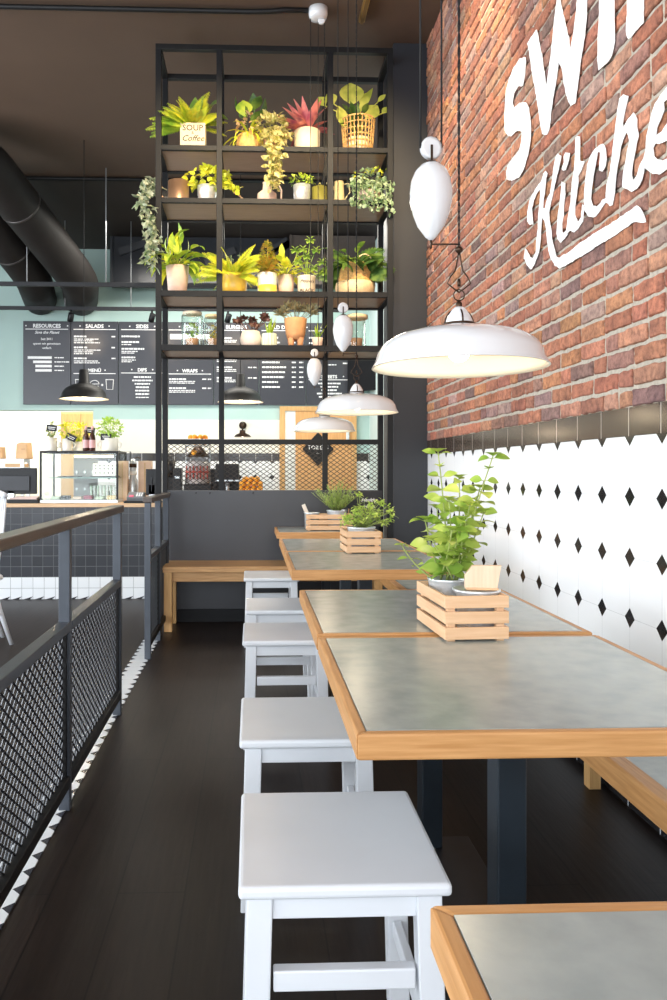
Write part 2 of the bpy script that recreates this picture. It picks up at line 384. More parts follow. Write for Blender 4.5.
struct('baseboard_right', MB().box(XW - .006, XW + .25, YF, 5.86, .0, .052), tile_mat('black_skirting_tile', (.02, .02, .022), (.6, .62, .66), (TS, .4), (1, 2), .003, .2, False, (2.701, -.2)))
struct('trim_2', MB().box(XW - .012, XW + .2, YF, 5.86, .052, .062), mat('pale_tile_edge', (.6, .63, .68), .4))
# pillar that ends the brick wall, and the kitchen's right-hand wall
struct('wall_pillar', MB().box(1.085, 1.62, 5.862, 6.3, 0, ZC), DARKW, .004)
struct('wall_kitchen_right', MB().box(XK, XK + .12, 6.3, YB, 0, 4.139), mat('pale_mint_wall_paint', (.62, .76, .74), .6, 0, .02, 3))

# back wall with the kitchen pass-through at the left
ZP = atz(411, YB); XP = atx(93, YB); ZM = atz(420, YB)
backw = MB()
backw.box(XL, XK, YB, YB + .15, ZP, 4.139); backw.box(XP, XK, YB, YB + .15, 0, ZP)
struct('wall_back', backw, MINT)
struct('wall_back_cream', MB().box(XP, atx(281, YB) - .02, YB - .006, YB + .001, 1.424, ZM), CREAMW)
struct('wall_back_tiled', MB().box(XP, XK, YB - .012, YB + .001, .0, 1.321), tile_mat('white_diamond_tile_back', (.84, .84, .82), (.62, .60, .56), (TS, TS), (0, 2), .0012, .16, True, (.05, 1.321), .01))
struct('trim_3', MB().box(XP, XK, YB - .014, YB + .001, 1.321, 1.424), tile_mat('black_gloss_tile_back', (.03, .028, .028), (.6, .58, .55), (TS, .2), (0, 2), .003, .15, False, (.05, 1.29)))
# kitchen behind the opening
struct('wall_kitchen_back', MB().box(XL, XP + .8, 12.6, 12.7, 0, 4.139), CREAMW)
struct('wall_kitchen_side', MB().box(XP + .15, XP + .25, YB + .15, 12.6, 0, 4.139), CREAMW)
# dark glazed bulkhead under the kitchen ceiling
zb0 = atz(284, 9.9); xb0 = atx(113, 9.9)
struct('wall_bulkhead', MB().box(xb0, atx(292, 9.9), 9.9, 10.0, zb0, 4.19), mat('smoked_glass_panel', (.022, .025, .032), .28, 0, .1, 2))
struct('trim_4', MB().box(xb0, atx(292, 9.9), 9.86, 10.02, zb0 - .04, zb0), BLACK)
struct('trim_5', MB().box(xb0 - .03, xb0, 9.86, 10.02, zb0 - .04, 4.18), DARKW)
struct('wall_bulkhead_brown', MB().box(atx(292, 9.8), XK, 9.8, 9.95, zb0 - .04, 4.2).box(atx(292, 9.8) - .03, atx(292, 9.8), 9.78, 9.95, zb0, 4.2), mat('brown_bulkhead_paint', (.075, .055, .045), .5))
mb = MB(); 
for (u0, v0, u1, v1) in ((205, 262, 235, 250), (235, 276, 288, 240), (262, 262, 290, 243), (286, 243, 287, 278), (119, 252, 160, 238)):
    mb.bar(at(u0, v0, 9.86), at(u1, v1, 9.86), .03, .09)
tag(mb.build('trim_6', mat('slate_brace_paint', (.036, .038, .044), .4)), kind='structure')

# far shell: window walls behind and to the left of the camera
shell = mat('grey_shell_paint', (.30, .29, .28), .7, 0, .03, 2)
def window_wall(name, axis, pos, a0, a1, ops):
    m = MB(); xs = a0
    def bx(p, q, z0, z1):
        if axis == 'x': m.box(pos - .15, pos, p, q, z0, z1)
        else: m.box(p, q, pos - .15, pos, z0, z1)
    for p, q in ops: bx(xs, p, 0, ZC); bx(p, q, 0, .35); bx(p, q, 3.9, ZC); xs = q
    bx(xs, a1, 0, ZC); struct(name, m, shell)
window_wall('wall_left', 'x', XL, YF, 13, [(-2.6, .2), (.8, 3.6), (4.2, 7.0)])
window_wall('wall_front', 'y', YF, XL, XW + .25, [(-5.4, -2.9), (-2.4, .9)])
n = 1
for ax, pos, ops in (('x', XL, [(-2.6, .2), (.8, 3.6), (4.2, 7.0)]), ('y', YF, [(-5.4, -2.9), (-2.4, .9)])):
    for p, q in ops:
        m = MB()
        def fr(a, b, z0, z1):
            if ax == 'x': m.box(pos - .10, pos - .04, a, b, z0, z1)
            else: m.box(a, b, pos - .10, pos - .04, z0, z1)
        for a in (p, (p + q) / 2 - .03, q - .06): fr(a, a + .06, .35, 3.9)
        fr(p + .06, q - .06, .35, .41); fr(p + .06, q - .06, 3.84, 3.9)
        tag(m.build('window_%d' % n, BLACK), kind='structure'); n += 1

# patterned tile strip let into the floor under the railing
def strip():
    m = MB(); m.box(-.765, -.655, YF, 5.6, -.05, .004)
    return struct('trim_7', m, tile_mat('white_strip_tile', (.74, .78, .80), (.5, .5, .5), (.110, .0955), (0, 1), .001, .25, True, (-.765, .02), .02, (.035, .035, .045), .028))
strip()
# door at the back
d = MB(); X0 = atx(279.5, YB); X1 = atx(284.8, YB); X2 = atx(295.3, YB); X3 = atx(351.5, YB); X4 = atx(356, YB); ZT = atz(406.5, YB); ZT2 = atz(411, YB)
df = MB().box(X0, X1, YB - .06, YB - .013, 0, ZT).box(X3, X4, YB - .06, YB - .013, 0, ZT).box(X1, X3, YB - .06, YB - .013, ZT2, ZT)
door = tag(MB().box(X2, X3, YB - .05, YB - .013, .01, ZT2).build('door_1', wood('honey_door_veneer', (.66, .37, .15), (.56, .29, .11), 2, 3)), kind='structure')
df.build('door_frame', OAKZ, door); MB().box(X1, X2, YB - .045, YB - .013, .0, ZT2).build('side_panel', mat('frosted_pale_panel', (.70, .70, .66), .4), door)
hx = atx(347, YB); hz = atz(434, YB)
MB().box(hx - .02, hx + .02, YB - .09, YB - .05, hz - .12, hz + .1).build('door_handle', GALV, door, .006)

# ------------------------------------------------------------------ white lettering painted on the brick wall
RL = random.Random(9)
def rough_edge(P):
    out = []
    for (a, b), (c, d) in zip(P, P[1:] + P[:1]):
        n = max(1, int(math.hypot(c - a, d - b) / .016))
        for k in range(n): q = k / n; w = .0025; out.append((a + (c - a) * q + RL.uniform(-w, w), b + (d - b) * q + RL.uniform(-w, w)))
    return out
def wl(u, v):
    a = (u - PX0) / F; rx = math.sin(YAW) + a * math.cos(YAW); ry = math.cos(YAW) - a * math.sin(YAW); t = (XW - .0165) / rx
    return (ry * t, H + (PY0 - v) / F * t)
def ZO(ox, oy, s, pts): return [(ox + x / s, oy + y / s) for x, y in pts]
SG = thing('wall_lettering', 'large white hand-painted lettering on the red brick wall', 'lettering', (XW, 3.2, 2.8))
GL = {}
GL['S'] = [[(525.6, 57.2), (519.7, 58.5), (513.2, 69), (508.7, 80.6), (506, 91), (505.4, 104), (504.4, 117), (504.8, 130), (508, 136), (512, 136), (516.4, 131), (522, 131), (521.5, 141), (519, 151), (513, 158), (508, 165), (506.5, 172), (506.7, 179.5), (512.6, 180.4), (519.3, 177), (524, 168.5), (528, 155.6), (530.4, 141), (531, 130), (530, 117), (529, 108), (526, 102), (519.7, 103.4), (514, 108), (512.6, 103), (514, 93.6), (518, 86.5), (523, 85.8), (525, 73), (526, 62)]]
GL['W'] = [ZO(495, 0, 7.69, [(250, 330), (320, 225), (340, 320), (360, 420), (385, 600), (395, 665), (410, 560), (435, 380), (455, 170), (478, -20), (490, -60), (502, -20), (510, 40), (545, 190), (572, 310), (578, 390), (598, 290), (625, 100), (640, -120), (712, -130), (705, 110), (690, 280), (662, 450), (640, 620), (618, 790), (585, 812), (560, 770), (530, 640), (515, 530), (490, 470), (475, 600), (445, 760), (430, 880), (420, 990), (400, 1040), (365, 1035), (350, 960), (335, 850), (310, 690), (285, 560), (265, 400)])]
GL['I'] = [ZO(575, 0, 7.25, [(185, -300), (290, -320), (285, 150), (290, 300), (270, 400), (240, 445), (170, 515), (165, 440), (165, 300), (175, 150)])]
GL['N'] = [ZO(575, 0, 7.25, [(385, -420), (520, -440), (660, -150), (700, -60), (700, 20), (500, -120), (497, 90), (495, 170), (385, 290), (372, 220), (380, 60)])]
GL['K'] = [ZO(515, 150, 7.69, [(235, 160), (250, 175), (240, 215), (232, 300), (222, 370), (215, 450), (208, 520), (200, 600), (195, 700), (180, 800), (150, 880), (128, 920), (100, 895), (70, 830), (80, 760), (100, 790), (118, 825), (140, 830), (160, 790), (165, 700), (178, 600), (178, 520), (190, 420), (197, 340), (192, 305), (165, 340), (145, 390), (130, 450), (138, 540), (140, 575), (115, 575), (95, 545), (97, 480), (110, 400), (135, 340), (175, 275), (205, 235), (222, 180)]),
           ZO(515, 150, 7.69, [(330, 30), (355, 45), (350, 80), (335, 160), (312, 240), (295, 320), (275, 410), (262, 480), (265, 540), (278, 600), (285, 680), (300, 750), (320, 820), (345, 825), (420, 780), (520, 700), (615, 640), (770, 545), (938, 429), (960, 440), (1004, 520), (1008, 552), (975, 560), (911, 552), (800, 640), (700, 700), (615, 750), (540, 800), (440, 860), (345, 912), (310, 890), (280, 840), (260, 770), (250, 700), (240, 600), (228, 545), (209, 521), (216, 450), (232, 452), (240, 400), (270, 330), (285, 240), (300, 130), (315, 50)])]
GL['i'] = [ZO(515, 150, 7.69, [(360, 240), (385, 255), (385, 340), (376, 430), (375, 500), (362, 570), (365, 625), (378, 642), (396, 615), (405, 650), (380, 690), (352, 712), (330, 690), (322, 640), (325, 560), (335, 480), (345, 400), (355, 320)]),
           ZO(515, 150, 7.69, [(390, 20), (420, 22), (418, 60), (405, 110), (392, 155), (370, 158), (362, 140), (378, 90), (375, 50)])]
GL['t'] = [ZO(515, 150, 7.69, [(468, -100), (500, -110), (500, 80), (535, 90), (512, 150), (488, 200), (485, 270), (475, 350), (462, 430), (460, 500), (485, 552), (508, 520), (520, 420), (545, 430), (530, 480), (522, 550), (490, 600), (455, 632), (425, 615), (402, 645), (398, 600), (412, 490), (428, 400), (440, 250), (458, 140)])]
GL['c'] = [ZO(577, 80, 7.14, [(185, 455), (205, 480), (212, 560), (203, 620), (185, 652), (162, 645), (160, 600), (168, 520), (150, 510), (132, 600), (118, 680), (105, 770), (98, 850), (118, 895), (142, 905), (168, 880), (180, 860), (206, 845), (205, 870), (150, 960), (115, 985), (85, 970), (60, 940), (50, 870), (55, 780), (65, 680), (75, 600), (95, 545), (130, 490), (160, 465)])]
GL['h'] = [ZO(577, 80, 7.14, [(330, 105), (365, 120), (355, 170), (340, 230), (328, 310), (335, 340), (365, 275), (405, 235), (430, 275), (428, 340), (440, 400), (425, 460), (408, 540), (395, 620), (392, 690), (405, 715), (425, 690), (445, 620), (476, 560), (482, 625), (465, 710), (430, 780), (395, 795), (350, 775), (325, 760), (330, 680), (345, 600), (360, 500), (375, 440), (370, 400), (355, 370), (330, 420), (310, 480), (300, 560), (285, 640), (275, 740), (265, 830), (255, 890), (235, 900), (210, 870), (205, 840), (215, 740), (240, 640), (250, 540), (262, 440), (275, 330), (290, 220), (305, 130)])]
GL['e'] = [ZO(577, 80, 7.14, [(700, 10), (643, 55), (600, 110), (560, 170), (535, 240), (515, 330), (500, 400), (490, 500), (477, 560), (483, 622), (510, 650), (545, 672), (590, 670), (643, 640), (720, 590), (720, 520), (643, 565), (610, 582), (575, 570), (550, 540), (545, 485), (560, 458), (610, 450), (660, 420), (720, 300), (760, 150), (740, 40)]),
           ZO(577, 80, 7.14, [(565, 402), (572, 340), (600, 270), (625, 215), (622, 160), (650, 130), (690, 110), (690, 200), (650, 300), (610, 360)])]
for k, polys in GL.items():
    flat([rough_edge([wl(u, v) for u, v in P]) for P in polys], .003, lambda a, b, c: (-.0165 - c, a - 3.2, b - 2.8), 'letter', MURAL, SG)

# ------------------------------------------------------------------ tables
XT0, XT1 = .178, .945
def table(y0, y1, label, post_y, plate, dx=0):
    yc = (y0 + y1) / 2
    t = thing('dining_table', label, 'table', ((XT0 + XT1) / 2 + dx, yc, 0), 0, 'dining tables along the tiled wall')
    hx = (XT1 - XT0) / 2; hy = (y1 - y0) / 2; e = .020
    MB().box(-hx + e, hx - e, -hy + e, hy - e, .7045, .7502).build('table_top', LAM, t)
    q = [(-hx, -hy), (hx, -hy), (hx, hy), (-hx, hy)]; qi = [(-hx + e, -hy + e), (hx - e, -hy + e), (hx - e, hy - e), (-hx + e, hy - e)]
    for k in range(4):
        j = (k + 1) % 4; MB().prism([q[k], q[j], qi[j], qi[k]], .704, .75, 'xy').build('edge_band', OAK if k % 2 == 0 else OAKY, t, .004, segs=2)
    py = post_y - yc
    MB().box(-.028, .037, py - .038, py + .038, .012, .68).build('leg', LEGSTEEL, t, .004)
    MB().box(-.14, .14, plate[0] - yc, plate[1] - yc, 0, .012).build('base_plate', STEEL, t, .002)
    MB().box(-.22, .22, py - .16, py + .16, .68, .7042).build('mounting_plate', BLACK, t)
    return t
table(.03, .79, 'grey-topped table cut off by the bottom right corner', .41, (.15, .67), .006)
table(1.302, 2.068, 'large grey-topped table in front with a thick oak front edge', 1.69, (1.42, 1.96))
table(2.10, 2.88, 'grey-topped table under the crate with the tall leafy plant', 2.43, (2.07, 2.47))
table(3.44, 4.235, 'grey-topped table under the feathery herb crate, between the two gaps', 3.84, (3.6, 4.08))
table(4.255, 5.03, 'grey-topped table directly behind the feathery herb crate', 4.64, (4.4, 4.88))
table(5.53, 6.075, 'farthest grey-topped table against the dark panel', 5.86, (5.74, 5.98))

# ------------------------------------------------------------------ stools
def make_stool():
    t = thing('stool', '', 'stool', (0, 0, 0))
    hw, hd = .189, .20; zt = .47
    MB().box(-hw, hw, -hd, hd, zt - .024, zt).build('seat', WHITE, t, .008, segs=3)
    for sx in (-1, 1):
        for sy in (-1, 1):
            x = sx * (hw - .015 - .023); y = sy * (hd - .015 - .021); m = MB(); k = .012
            m.add([(x + sx * k + i * .023, y + sy * k * .6 + j * .021, 0) for i, j in ((-1, -1), (1, -1), (1, 1), (-1, 1))] + [(x + i * .023, y + j * .021, zt - .0245) for i, j in ((-1, -1), (1, -1), (1, 1), (-1, 1))],
                  [(3, 2, 1, 0), (4, 5, 6, 7), (0, 1, 5, 4), (1, 2, 6, 5), (2, 3, 7, 6), (3, 0, 4, 7)])
            m.build('leg', WHITE, t, .003)
    for sy in (-1, 1):
        MB().box(-hw + .06, hw - .06, sy * (hd - .034) - .009, sy * (hd - .034) + .009, zt - .07, zt - .0245).build('apron', WHITE, t, .002)
        MB().box(-hw + .062, hw - .062, sy * (hd - .030) - .012, sy * (hd - .030) + .012, .274, .311).build('stretcher', WHITE, t, .003)
    for sx in (-1, 1):
        MB().box(sx * (hw - .036) - .009, sx * (hw - .036) + .009, -hd + .056, hd - .056, zt - .07, zt - .0245).build('apron', WHITE, t, .002)
        MB().box(sx * (hw - .034) - .010, sx * (hw - .034) + .010, -hd + .056, hd - .056, .17, .205).build('stretcher', WHITE, t, .003)
    return t
st = make_stool()
STOOLS = [(.160, 1.542, 'nearest white wooden stool, whole square seat seen from above'),
          (.150, 2.272, 'white wooden stool directly behind the nearest stool'),
          (.143, 3.48, 'white wooden stool third from the front, two rungs showing'),
          (.148, 4.19, 'white wooden stool second from the oak bench'),
          (.128, 5.38, 'farthest white wooden stool, in front of the oak bench')]
for i, (x, y, lb) in enumerate(STOOLS):
    o = st if i == 0 else copy_tree(st); o.location = (x + .005, y, 0); o['label'] = lb; o['group'] = 'white stools in the aisle'

# ------------------------------------------------------------------ benches
bx0, bx1 = -.667, .99
t = thing('bench', 'long oak bench standing against the dark panel under the plant shelves', 'bench', (.2, 5.9, 0))
MB().box(bx0 - .2, bx1 - .2, -.205, .195, .44, .485).build('seat', BENCHOAK, t, .004)
MB().box(bx0 - .2 + .07, bx1 - .2 - .07, -.180, -.160, .37, .44).box(bx0 - .2 + .07, bx1 - .2 - .07, .150, .170, .37, .44).build('apron', BENCHOAK, t, .003)
for x in (bx0 - .2 + .045, bx1 - .2 - .045):
    for y in (-.165, .155): MB().box(x - .03, x + .03, y - .03, y + .03, 0, .44).build('leg', OAKZ, t, .003)
t = thing('bench', 'wall bench with pale seat and oak front edge under the white tiles', 'bench', (1.12, 2.0, 0))
MB().box(-.17, .215, -3.4, 3.4, .43, .468).build('seat', LAM, t)
MB().box(-.22, -.17, -3.4, 3.4, .405, .472).build('edge_band', OAKY, t, .007, segs=3)
for y in (-1.9, -.5, .84, 2.2, 3.3):
    MB().box(.146, .190, y, y + .05, 0, .43).build('leg', OAKZ, t, .002)
    MB().box(-.17, .146, y + .005, y + .045, .385, .43).build('support_rail', OAKZ, t, .002)

# ------------------------------------------------------------------ expanded metal mesh
def expanded(mb, fn, a0, a1, b0, b1, W=.052, Hh=.036, th=.0016, wd=.0045, tilt=.6):
    """diamond mesh of twisted strands in a plane; fn maps (a, b, n) to local space"""
    na = max(1, round((a1 - a0) / W)); nb = max(1, round((b1 - b0) / Hh)); W = (a1 - a0) / na; Hh = (b1 - b0) / nb
    for i in range(na):
        for j in range(nb):
            ca = a0 + (i + .5) * W; cb = b0 + (j + .5) * Hh
            for (p, q) in (((ca - W / 2, cb), (ca, cb + Hh / 2)), ((ca, cb + Hh / 2), (ca + W / 2, cb)), ((ca - W / 2, cb), (ca, cb - Hh / 2)), ((ca, cb - Hh / 2), (ca + W / 2, cb))):
                dx, dy = q[0] - p[0], q[1] - p[1]; L = math.hypot(dx, dy); px, py = -dy / L, dx / L
                if py < 0: px, py = -px, -py
                w1 = (px * math.cos(tilt) * wd / 2, py * math.cos(tilt) * wd / 2, math.sin(tilt) * wd / 2); t1 = (-px * math.sin(tilt) * th / 2, -py * math.sin(tilt) * th / 2, math.cos(tilt) * th / 2)
                vs = []
                for e in (p, q):
                    for s1, s2 in ((-1, -1), (1, -1), (1, 1), (-1, 1)):
                        vs.append(fn(e[0] + w1[0] * s1 + t1[0] * s2, e[1] + w1[1] * s1 + t1[1] * s2, w1[2] * s1 + t1[2] * s2))
                mb.add(vs, [(0, 4, 5, 1), (1, 5, 6, 2), (2, 6, 7, 3), (3, 7, 4, 0)])

# ------------------------------------------------------------------ railings
HAND = wood('brown_handrail', (.095, .07, .056), (.065, .048, .04), 1, rough=.3)
MESHM = mat('mesh_steel', (.055, .06, .07), .38, .5, .1, 20)
def railing(y0, y1, posts, label):
    xr = -.66; t = thing('railing', label, 'railing', (xr, y0, 0), 0)
    for y in posts: MB().box(-.020, .020, y - y0 - .016, y - y0 + .016, 0, .993).build('post', GREYSTEEL, t, .003)
    L = y1 - y0
    MB().box(-.030, .030, -.02, L + .02, .993, 1.027).build('handrail', HAND, t, .004)
    for a, b in zip(posts[:-1], posts[1:]):
        p, q = a - y0 + .016, b - y0 - .016
        MB().box(-.022, .022, p, q, .632, .665).build('middle_rail', GREYSTEEL, t, .003)
        MB().box(-.022, .022, p, q, .085, .125).build('bottom_rail', BLACK, t, .003)
        fr = MB().box(-.01, .01, p, p + .018, .125, .632).box(-.01, .01, q - .018, q, .125, .632); fr.build('mesh_frame', BLACK, t, .001)
        m = MB(); m.keep = False
        expanded(m, lambda a_, b_, c_: (c_, a_, b_), p + .018, q - .018, .125, .632, .05, .036, .0016, .0065, .7); m.build('wire_mesh', MESHM, t)
    return t
railing(.68, 3.79, [.70, 1.70, 2.74, 3.79], 'long grey steel railing with black mesh panels at the left of the aisle')
railing(4.90, 5.94, [4.90, 5.42, 5.94], 'short grey steel railing with mesh beside the oak bench')

# ------------------------------------------------------------------ shelving unit
YS, YR = 5.67, 6.14; STEEL = mat('matt_black_frame', (.007, .0075, .009), .55, 0, .1, 20, spec=.3)
t = SH = thing('shelving_unit', 'tall black steel shelving frame full of potted plants', 'shelf', (.17, 5.9, 0))
o3 = Vector((.17, 5.9, 0))
def L3(x, y, z): return (x - .17, y - 5.9, z)
def bx(mb, x0, x1, y0, y1, z0, z1): return mb.box(x0 - .17, x1 - .17, y0 - 5.9, y1 - 5.9, z0, z1)
fx = [atx(158.3, YS), atx(219.3, YS), atx(330.5, YS), atx(390.5, YS)]
rx_ = [atx(165, YR), atx(221.5, YR), atx(325, YR), atx(384, YR)]
rx_ = [fx[0], (rx_[1] + fx[1]) / 2, (rx_[2] + fx[2]) / 2, fx[3]]
hw = .021; ZTOP = 4.335
LV = {'A': (3.555, 3.592), 'B': (3.168, 3.204), 'C': (2.481, 2.521), 'D': (2.080, 2.123)}
for i, x in enumerate(fx): bx(MB(), x - hw, x + hw, YS, YS + 2 * hw, 0 if i in (0, 3) else LV['D'][0], ZTOP - .04).build('post', BLACK if 0 else STEEL, t, .002)
for i, x in enumerate(rx_): bx(MB(), x - hw, x + hw, YR - 2 * hw, YR, 0 if i in (0, 3) else 1.04, ZTOP - .04).build('post', STEEL, t, .002)
bx(MB(), fx[0] - hw, fx[3] + hw, YS, YS + .042, ZTOP - .04, ZTOP).build('top_beam', BLACK, t, .002)
bx(MB(), fx[0] - hw, fx[3] + hw, YR - .042, YR, ZTOP - .04, ZTOP).build('top_beam', BLACK, t, .002)
for x in fx: bx(MB(), x - hw, x + hw, YS + .042, YR - .042, ZTOP - .04, ZTOP).build('top_beam', BLACK, t, .002)
SHB = wood('brown_shelf_board', (.32, .205, .14), (.25, .155, .10), 0)
for k, (z0, z1) in LV.items():
    for a, b in zip(range(3), range(1, 4)):
        bx(MB(), fx[a] + hw, fx[b] - hw, YS + .03, YR - .045, z0 + .01, z1).build('shelf_board', SHB, t)
        bx(MB(), fx[a] + hw, fx[b] - hw, YS, YS + .03, z0, z1).build('shelf_edge', STEEL, t, .001)
    for a, b in zip(range(3), range(1, 4)): bx(MB(), rx_[a] + hw, rx_[b] - hw, YR - .042, YR, z0, z1).build('shelf_edge', STEEL, t, .001)
    for x in (fx[0], fx[3]): bx(MB(), x - hw, x + hw, YS + 2 * hw, YR - 2 * hw, z0, z1).build('side_rail', STEEL, t, .001)
zb = atz(442, YR); BRONZE2 = mat('brown_black_mesh', (.022, .016, .013), .5)
PANELM = mat('slate_panel', (.046, .047, .053), .38, .2, .05, 3)
for a, b in zip(range(3), range(1, 4)):
    bx(MB(), rx_[a] + hw, rx_[b] - hw, YR - .042, YR - .004, zb - .02, zb + .02).build('cross_rail', STEEL, t, .001)
    m = MB(); expanded(m, lambda a_, b_, c_: L3(a_, YR - .02 + c_, b_), rx_[a] + hw, rx_[b] - hw, 1.045, zb - .02, .051, .036, .002, .0048, .35); m.build('wire_mesh', BRONZE2, t)
bx(MB(), rx_[0] + hw, rx_[3] - hw, YR - .05, YR - .012, .10, 1.04).build('back_panel', PANELM, t, .002)
bx(MB(), rx_[0] + hw, rx_[3] - hw, YR - .06, YR - .02, 0, .10).build('kick_plate', STEEL, t, .002)
for u in (196, 210, 253, 318, 371):
    p = at(u, 493, YR - .05); MB().lathe([(.006, 0), (.006, .008), (.003, .011)], 10).build('bolt', BLACK, t, 0, L3(p.x, YR - .055, p.z)).rotation_euler = (PI / 2, 0, 0)

STEEL = MATS['charcoal_steel']
# ------------------------------------------------------------------ plants and pots
RND = random.Random(11)
def rdir(el0, el1, az0=0, az1=2 * PI):
    a = RND.uniform(az0, az1); e = RND.uniform(el0, el1); return Vector((math.cos(a) * math.cos(e), math.sin(a) * math.cos(e), math.sin(e)))
def pot_prof(r0, r1, h, w=.006): return [(r0 * .6, 0), (r0, 0), ((r0 + r1) / 2, h * .5), (r1, h), (r1 - w, h), (r1 - w * 1.4, h * .86), (0.001, h * .85)]
def simple_pot(parent, r0, r1, h, m, name='pot'):
    p = MB().lathe(pot_prof(r0, r1, h), 24).build(name, m, parent)
    MB().lathe([(r1 * .90, h * .86), (r1 * .5, h * .90), (.001, h * .91)], 16, cap=False).build('soil', SOIL, parent); return p
def fern(n, L, z, el=(.1, 1.3), leafl=.05, droop=.9, az=(0, 2 * PI), lw=.35):
    m = MB()
    for i in range(n):
        d = rdir(el[0], el[1], *az); p = Vector((0, 0, z)) + Vector((d.x, d.y, 0)) * .03; l = L * RND.uniform(.7, 1.05); sg = 14
        hd = Vector((d.x, d.y, 0)).normalized() if abs(d.z) < .99 else Vector((1, 0, 0)); e = math.asin(d.z); pts = []
        for k in range(sg + 1):
            ee = e - droop * k / sg; pts.append(p.copy()); p = p + (hd * math.cos(ee) + Vector((0, 0, math.sin(ee)))) * l / sg
        m.tube([pts[0], pts[4], pts[8], pts[-1]], .0018, 4)
        for k in range(2, sg + 1):
            dd = (pts[k] - pts[k - 1]).normalized(); side = dd.cross(Vector((.1, -.8, .6))).normalized(); w = leafl * math.sin(PI * (k / (sg + 1.5)) ** .8) + .006
            for s in (-1, 1):
                for off in (0, .5):
                    q = pts[k - 1].lerp(pts[k], off); m.leaf(q, side * s + dd * .5, side.cross(dd), w, w * lw, .3, .05, 2)
    return m
def broad(n, Ls, W, z, el=(.0, 1.2), stem=.08, curl=.9, az=(0, 2 * PI), pw=.75, spread=.02, seg=5):
    m = MB()
    for i in range(n):
        d = rdir(el[0], el[1], *az); p = Vector((0, 0, z)); q = p + d * stem * RND.uniform(.4, 1.2) + Vector((RND.uniform(-1, 1), RND.uniform(-1, 1), 0)) * spread
        m.tube([p, p.lerp(q, .5) + Vector((0, 0, .005)), q], .0022, 5)
        l = Ls * RND.uniform(.7, 1.1); m.leaf(q, Vector((d.x, d.y, d.z * .7)), (0, 0, 1) if d.z < .85 else (d.x, d.y, .1), l, W * RND.uniform(.75, 1.1), curl * RND.uniform(.5, 1.2), .12, seg, pw)
    return m
def bush(n, rx, ry, rz, c, l, w, m=None, hollow=.3):
    m = m or MB()
    for i in range(n):
        d = rdir(-PI / 2, PI / 2); k = RND.uniform(hollow, 1) ** .6; p = Vector((c[0] + d.x * rx * k, c[1] + d.y * ry * k, c[2] + d.z * rz * k))
        e = (d + rdir(-1, 1) * .7).normalized(); m.leaf(p, e, rdir(.2, 1.5), l * RND.uniform(.6, 1.2), w * RND.uniform(.7, 1.2), .5, .1, 3)
    return m
def stems(m, n, c, rx, ry, h, z0=0):
    for i in range(n):
        a = RND.uniform(0, 2 * PI); q = Vector((c[0] + math.cos(a) * rx * RND.random(), c[1] + math.sin(a) * ry * RND.random(), c[2] + h * RND.uniform(.6, 1)))
        b = Vector((c[0] * .3 + math.cos(a) * .01, c[1] * .3 + math.sin(a) * .01, z0)); m.tube([b, b.lerp(q, .5) + Vector((0, 0, .01)), q], .0018, 4)
    return m
def vine(m, pts, per, l, w, rad):
    for a, b in zip(pts[:-1], pts[1:]):
        a, b = Vector(a), Vector(b)
        for i in range(per):
            p = a.lerp(b, RND.random()) + rdir(-1.4, 1.4) * rad * RND.random(); d = rdir(-1.3, .6); m.leaf(p, d, rdir(0, 1.5), l * RND.uniform(.6, 1.2), w * RND.uniform(.7, 1.2), .6, .1, 3)
    m.tube(pts, .003, 5); return m
def spikes(n, L, W, z, el=(.7, 1.5), curl=-.1, spread=.02, az=(0, 2 * PI)):
    m = MB()
    for i in range(n):
        d = rdir(el[0], el[1], *az); m.leaf(Vector((d.x * spread, d.y * spread, z)), d, (-d.x, -d.y, .3), L * RND.uniform(.6, 1.05), W, curl, .25, 4, .6)
    return m
def potxyz(u0, u1, vt, row, Y=5.84):
    x = atx((u0 + u1) / 2, Y); z = LV[row][1]; r = (u1 - u0) / 2 / (F / Y); h = atz(vt, Y, (u0 + u1) / 2) - z; return x, Y, z, r, h
S_ = F / 5.84

# --- row A (top)
x, y, z, r, h = potxyz(181, 206, 127, 'A')
t = thing('potted_fern', 'yellow-green fern in a square pot lettered SOUP and Coffee on the top shelf', 'potted plant', (x, y, z))
p = MB().box(-r, r, -.08, .08, 0, h).build('pot', mat('parchment_label', (.80, .66, .42), .6, 0, .06, 12), t, .006)
MB().box(-r * .88, r * .88, -.07, .07, h, h + .004).build('soil', SOIL, t)
fn = lambda a, b, c: (a, -.0815 - c, b)
INK = mat('brown_ink', (.05, .03, .02), .7)
text('SOUP', .062, 0, h - .062, fn, 'lettering', INK, p, 'CENTER', .012, .001); text('&', .03, 0, h - .088, fn, 'lettering', INK, p, 'CENTER', 0, .001)
text('Coffee', .062, 0, h - .140, fn, 'lettering', INK, p, 'CENTER', .008, .001, .35)
m = fern(26, .29, h, (.3, 1.5), .050, .7, lw=.24); m.build('fronds', LEAF_Y, t)
m = fern(14, .33, h, (.0, .7), .06, .6, (PI * .8, PI * 1.25), .26); m.build('fronds', LEAF_B, t)
m = broad(12, .14, .09, h, (.5, 1.3), .17, .6, (PI * .05, PI * .7)); m.build('leaves', LEAF_M, t)

